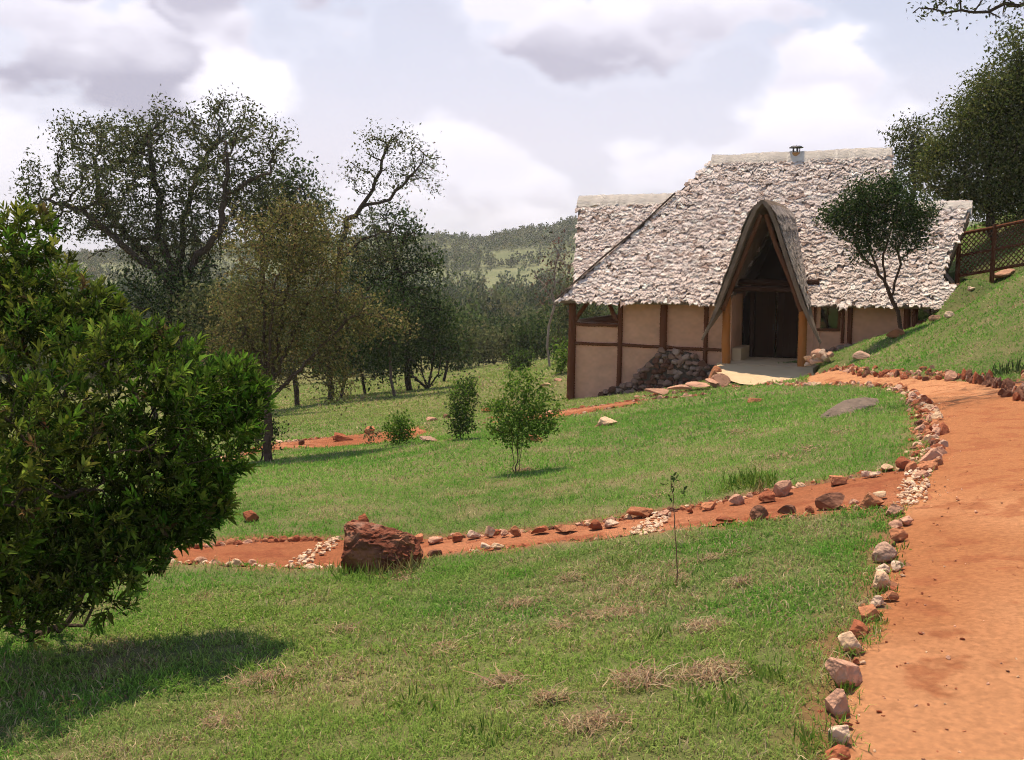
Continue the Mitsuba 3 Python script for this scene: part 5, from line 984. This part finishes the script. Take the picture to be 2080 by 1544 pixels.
for i, (y0, y1, dens, L, Wd, seg) in enumerate([(2.0, 4.6, 9000, .050, .0042, 2), (4.6, 7.5, 5200, .052, .0062, 2), (7.5, 13, 2300, .055, .011, 1), (13, 22, 850, .062, .020, 1), (22, 40, 260, .075, .040, 1), (40, 78, 60, .11, .09, 1)]):
    r = np.random.default_rng(1000 + i); xr = .58 if y0 < 7 else .74; area = (.58 + xr) * (y1 ** 2 - y0 ** 2) / 2; n = int(area * dens)
    y = np.sqrt(r.uniform(y0 ** 2, y1 ** 2, n)); x = r.uniform(-.58, xr, n) * y
    # clumping: tufts rather than an even carpet
    cl = meshkit.fbm(np.column_stack([x * 7, y * 7, 0 * x]), 3, 55)
    keep = ~shapely.contains_xy(NOGRASS, x, y) & (r.random(n) < .25 + 1.5 * sstep(.30, .62, cl)); x, y, cl = x[keep], y[keep], cl[keep]
    d = shapely.distance(shapely.points(x, y), PATHS) if y0 < 22 else np.full(len(x), 9.0)
    keep = r.random(len(x)) < np.clip((d + .22 * (meshkit.fbm(np.column_stack([x * 2.5, y * 2.5, 0 * x]), 3, 57) - .38)) / .30, .03, 1); x, y, d, cl = x[keep], y[keep], d[keep], cl[keep]
    n = len(x); z = H(x, y) - .006; col, b2 = tint(x, y, r, n)
    ph = r.random(n) * 6.283; lean = r.uniform(.5, 1.55, n); Ln = L * r.uniform(.45, 1.35, n) * (.75 + .6 * cl) * np.where(r.random(n) < .04, 1.6, 1)
    hd = np.column_stack([np.cos(ph), np.sin(ph), 0 * ph]); sd = np.column_stack([-np.sin(ph), np.cos(ph), 0 * ph]); Ww = (Wd * r.uniform(.6, 1.4, n))[:, None]
    # blades face the light at random: turn the side vector away from the lean direction
    tw = r.normal(0, .9, n)[:, None]; sd = NRM(sd + hd * tw)
    p = np.column_stack([x, y, z]); up = np.array([0, 0, 1.0])
    mid = p + up * (Ln * .55 * np.cos(lean * .5))[:, None] + hd * (Ln * .55 * np.sin(lean * .5))[:, None]
    tip = mid + up * (Ln * .5 * np.cos(lean * 1.3))[:, None] + hd * (Ln * .5 * np.sin(lean * 1.3))[:, None]
    if seg == 2: v = np.stack([p - sd * Ww * .5, p + sd * Ww * .5, mid - sd * Ww * .42, mid + sd * Ww * .42, tip], 1); f = np.array([[0, 1, 3], [0, 3, 2], [2, 3, 4]])
    else: v = np.stack([p - sd * Ww * .5, p + sd * Ww * .5, tip], 1); f = np.array([[0, 1, 2]])
    k = v.shape[1]; GV.append(v.reshape(-1, 3)); GF.append((f[None] + (np.arange(n) * k)[:, None, None]).reshape(-1, 3) + at_); GC.append(np.repeat(col, k, 0)); at_ += n * k
put('grass', (np.vstack(GV), np.vstack(GF)), 'm_grass', np.vstack(GC)); labels['grass'] = {'label': 'short rough green grass covering the lawns', 'category': 'grass', 'kind': 'stuff'}
# dry cuttings left lying in heaps on the lawn
vs, cs, n_ = [], [], 0
r = np.random.default_rng(77)
for px, py, w, h, m in [(1440, 1378, 110, 40, 260), (1290, 1392, 110, 40, 240), (1235, 1255, 140, 34, 260), (1050, 1232, 80, 22, 130), (1130, 1280, 60, 24, 90), (1425, 1282, 80, 26, 130), (1020, 1395, 80, 30, 120), (1110, 1430, 70, 20, 80), (900, 1325, 60, 40, 70), (1640, 915, 70, 26, 110), (1580, 930, 60, 16, 70), (1500, 880, 50, 14, 50),
                        (1440, 1140, 150, 14, 110), (1500, 1190, 60, 14, 60), (700, 1285, 70, 16, 70), (530, 1390, 120, 40, 130), (1190, 1480, 160, 40, 150), (1270, 1190, 30, 14, 40), (1700, 880, 60, 16, 60), (430, 1480, 60, 30, 60), (1380, 1175, 40, 30, 60), (1060, 958, 46, 9, 60), (1330, 1010, 60, 14, 40), (1150, 1180, 60, 14, 50), (820, 1180, 40, 20, 30)]:
    m = int(m * r.uniform(1.2, 2.4)); c = gpt(px, py); s = np.linalg.norm(c - EYE) / F; dep = h * s / max(.12, (EYE[2] - c[2]) / np.linalg.norm(c - EYE))
    x = c[0] + r.normal(0, w * s * .26, m); y = c[1] + r.normal(0, dep * .26, m); ph = r.normal(.5, .8, m) + (r.random(m) < .3) * 1.5; L = np.where(r.random(m) < .03, r.uniform(.12, .24, m), r.uniform(.02, .085, m))
    a = np.column_stack([x, y, H(x, y) + r.uniform(.006, .035, m)]); dr_ = np.column_stack([np.cos(ph), np.sin(ph), r.normal(0, .16, m)]); b = a + dr_ * L[:, None] * .5 + np.column_stack([0 * x, 0 * x, r.uniform(0, .025, m)]); e = b + dr_ * L[:, None] * .5 + np.column_stack([r.normal(0, .02, m), r.normal(0, .02, m), -r.uniform(0, .03, m)])
    sd = NRM(np.cross(dr_, [0, 0, 1.0]) + r.normal(0, .4, (m, 3))) * (r.uniform(.0012, .0026, m) * max(1, c[1] / 6))[:, None]
    vs.append(np.stack([a - sd, a + sd, b - sd, b + sd, e - sd * .5, e + sd * .5], 1)); cs.append(np.where(r.random((m, 1)) < .35, np.array([.36, .23, .15]), np.array([.50, .39, .24])) * r.uniform(.55, 1.3, (m, 1)) * (1 + .06 * r.normal(size=(m, 3)))); n_ += m
v = np.vstack(vs); f = np.array([[0, 1, 3], [0, 3, 2], [2, 3, 5], [2, 5, 4]])
put('dry_grass', (v.reshape(-1, 3), (f[None] + (np.arange(n_) * 6)[:, None, None]).reshape(-1, 3)), 'm_grass', np.repeat(np.vstack(cs), 6, 0)); labels['dry_grass'] = {'label': 'pale dry cut grass lying in loose tufts on the lawns', 'category': 'grass', 'kind': 'stuff'}
# taller weeds: at the foot of the boulder, along the footpath and in the lawn
vs, cs, n_ = [], [], 0
for px, py, w, m, L, pal in [(700, 1172, 60, 40, .14, FRESH), (790, 1176, 70, 60, .16, GOLD), (838, 1165, 30, 40, .2, GOLD), (740, 1178, 60, 40, .14, FRESH), (1510, 985, 60, 170, .14, FRESH), (1545, 990, 40, 110, .14, FRESH), (1480, 1000, 50, 60, .075, FRESH), (1650, 1520, 60, 60, .075, FRESH), (1540, 1000, 16, 30, .12, GOLD), (1270, 1150, 60, 60, .075, FRESH), (1330, 1300, 40, 50, .075, FRESH), (1360, 1200, 60, 60, .075, FRESH), (520, 1250, 60, 40, .075, FRESH), (560, 1400, 80, 60, .075, FRESH), (850, 1440, 90, 80, .075, FRESH), (1000, 1500, 90, 80, .075, FRESH), (1450, 1440, 90, 90, .075, FRESH), (1560, 1380, 60, 60, .075, FRESH), (1800, 640, 60, 60, .2, FRESH), (2060, 760, 60, 120, .25, DARK)] + [(px_, py_, 18, 14, .05, FRESH) for px_, py_ in zip(r.uniform(1680, 1850, 34), r.uniform(1030, 1530, 34)) if abs(px_ - np.interp(py_, [1030, 1150, 1250, 1350, 1530], [1835, 1815, 1775, 1735, 1715])) < 26]:
    c = gpt(px, py); s = np.linalg.norm(c - EYE) / F; x = c[0] + r.normal(0, w * s * .4, m); y = c[1] + r.normal(0, w * s * .4, m); p = np.column_stack([x, y, H(x, y)])
    ax = NRM(r.normal(0, .45, (m, 3)) + [0, 0, 1]); Ls = L * r.uniform(.5, 1.3, m); v_, f_, k_ = leaves(p, ax, Ls, .0075 * max(1, c[1] / 6), 5, shape='diamond'); vs.append(v_); cs.append(np.repeat(leaf_cols(m, pal, np.ones(len(pal)), 6), k_, 0)); n_ += m
put('weeds', (np.vstack(vs), (np.array([[0, 1, 2], [0, 2, 3]])[None] + (np.arange(n_) * 4)[:, None, None]).reshape(-1, 3)), 'm_grass', np.vstack(cs)); labels['weeds'] = {'label': 'taller weeds and grass tufts along the footpath and round the boulder', 'category': 'weeds', 'kind': 'stuff'}
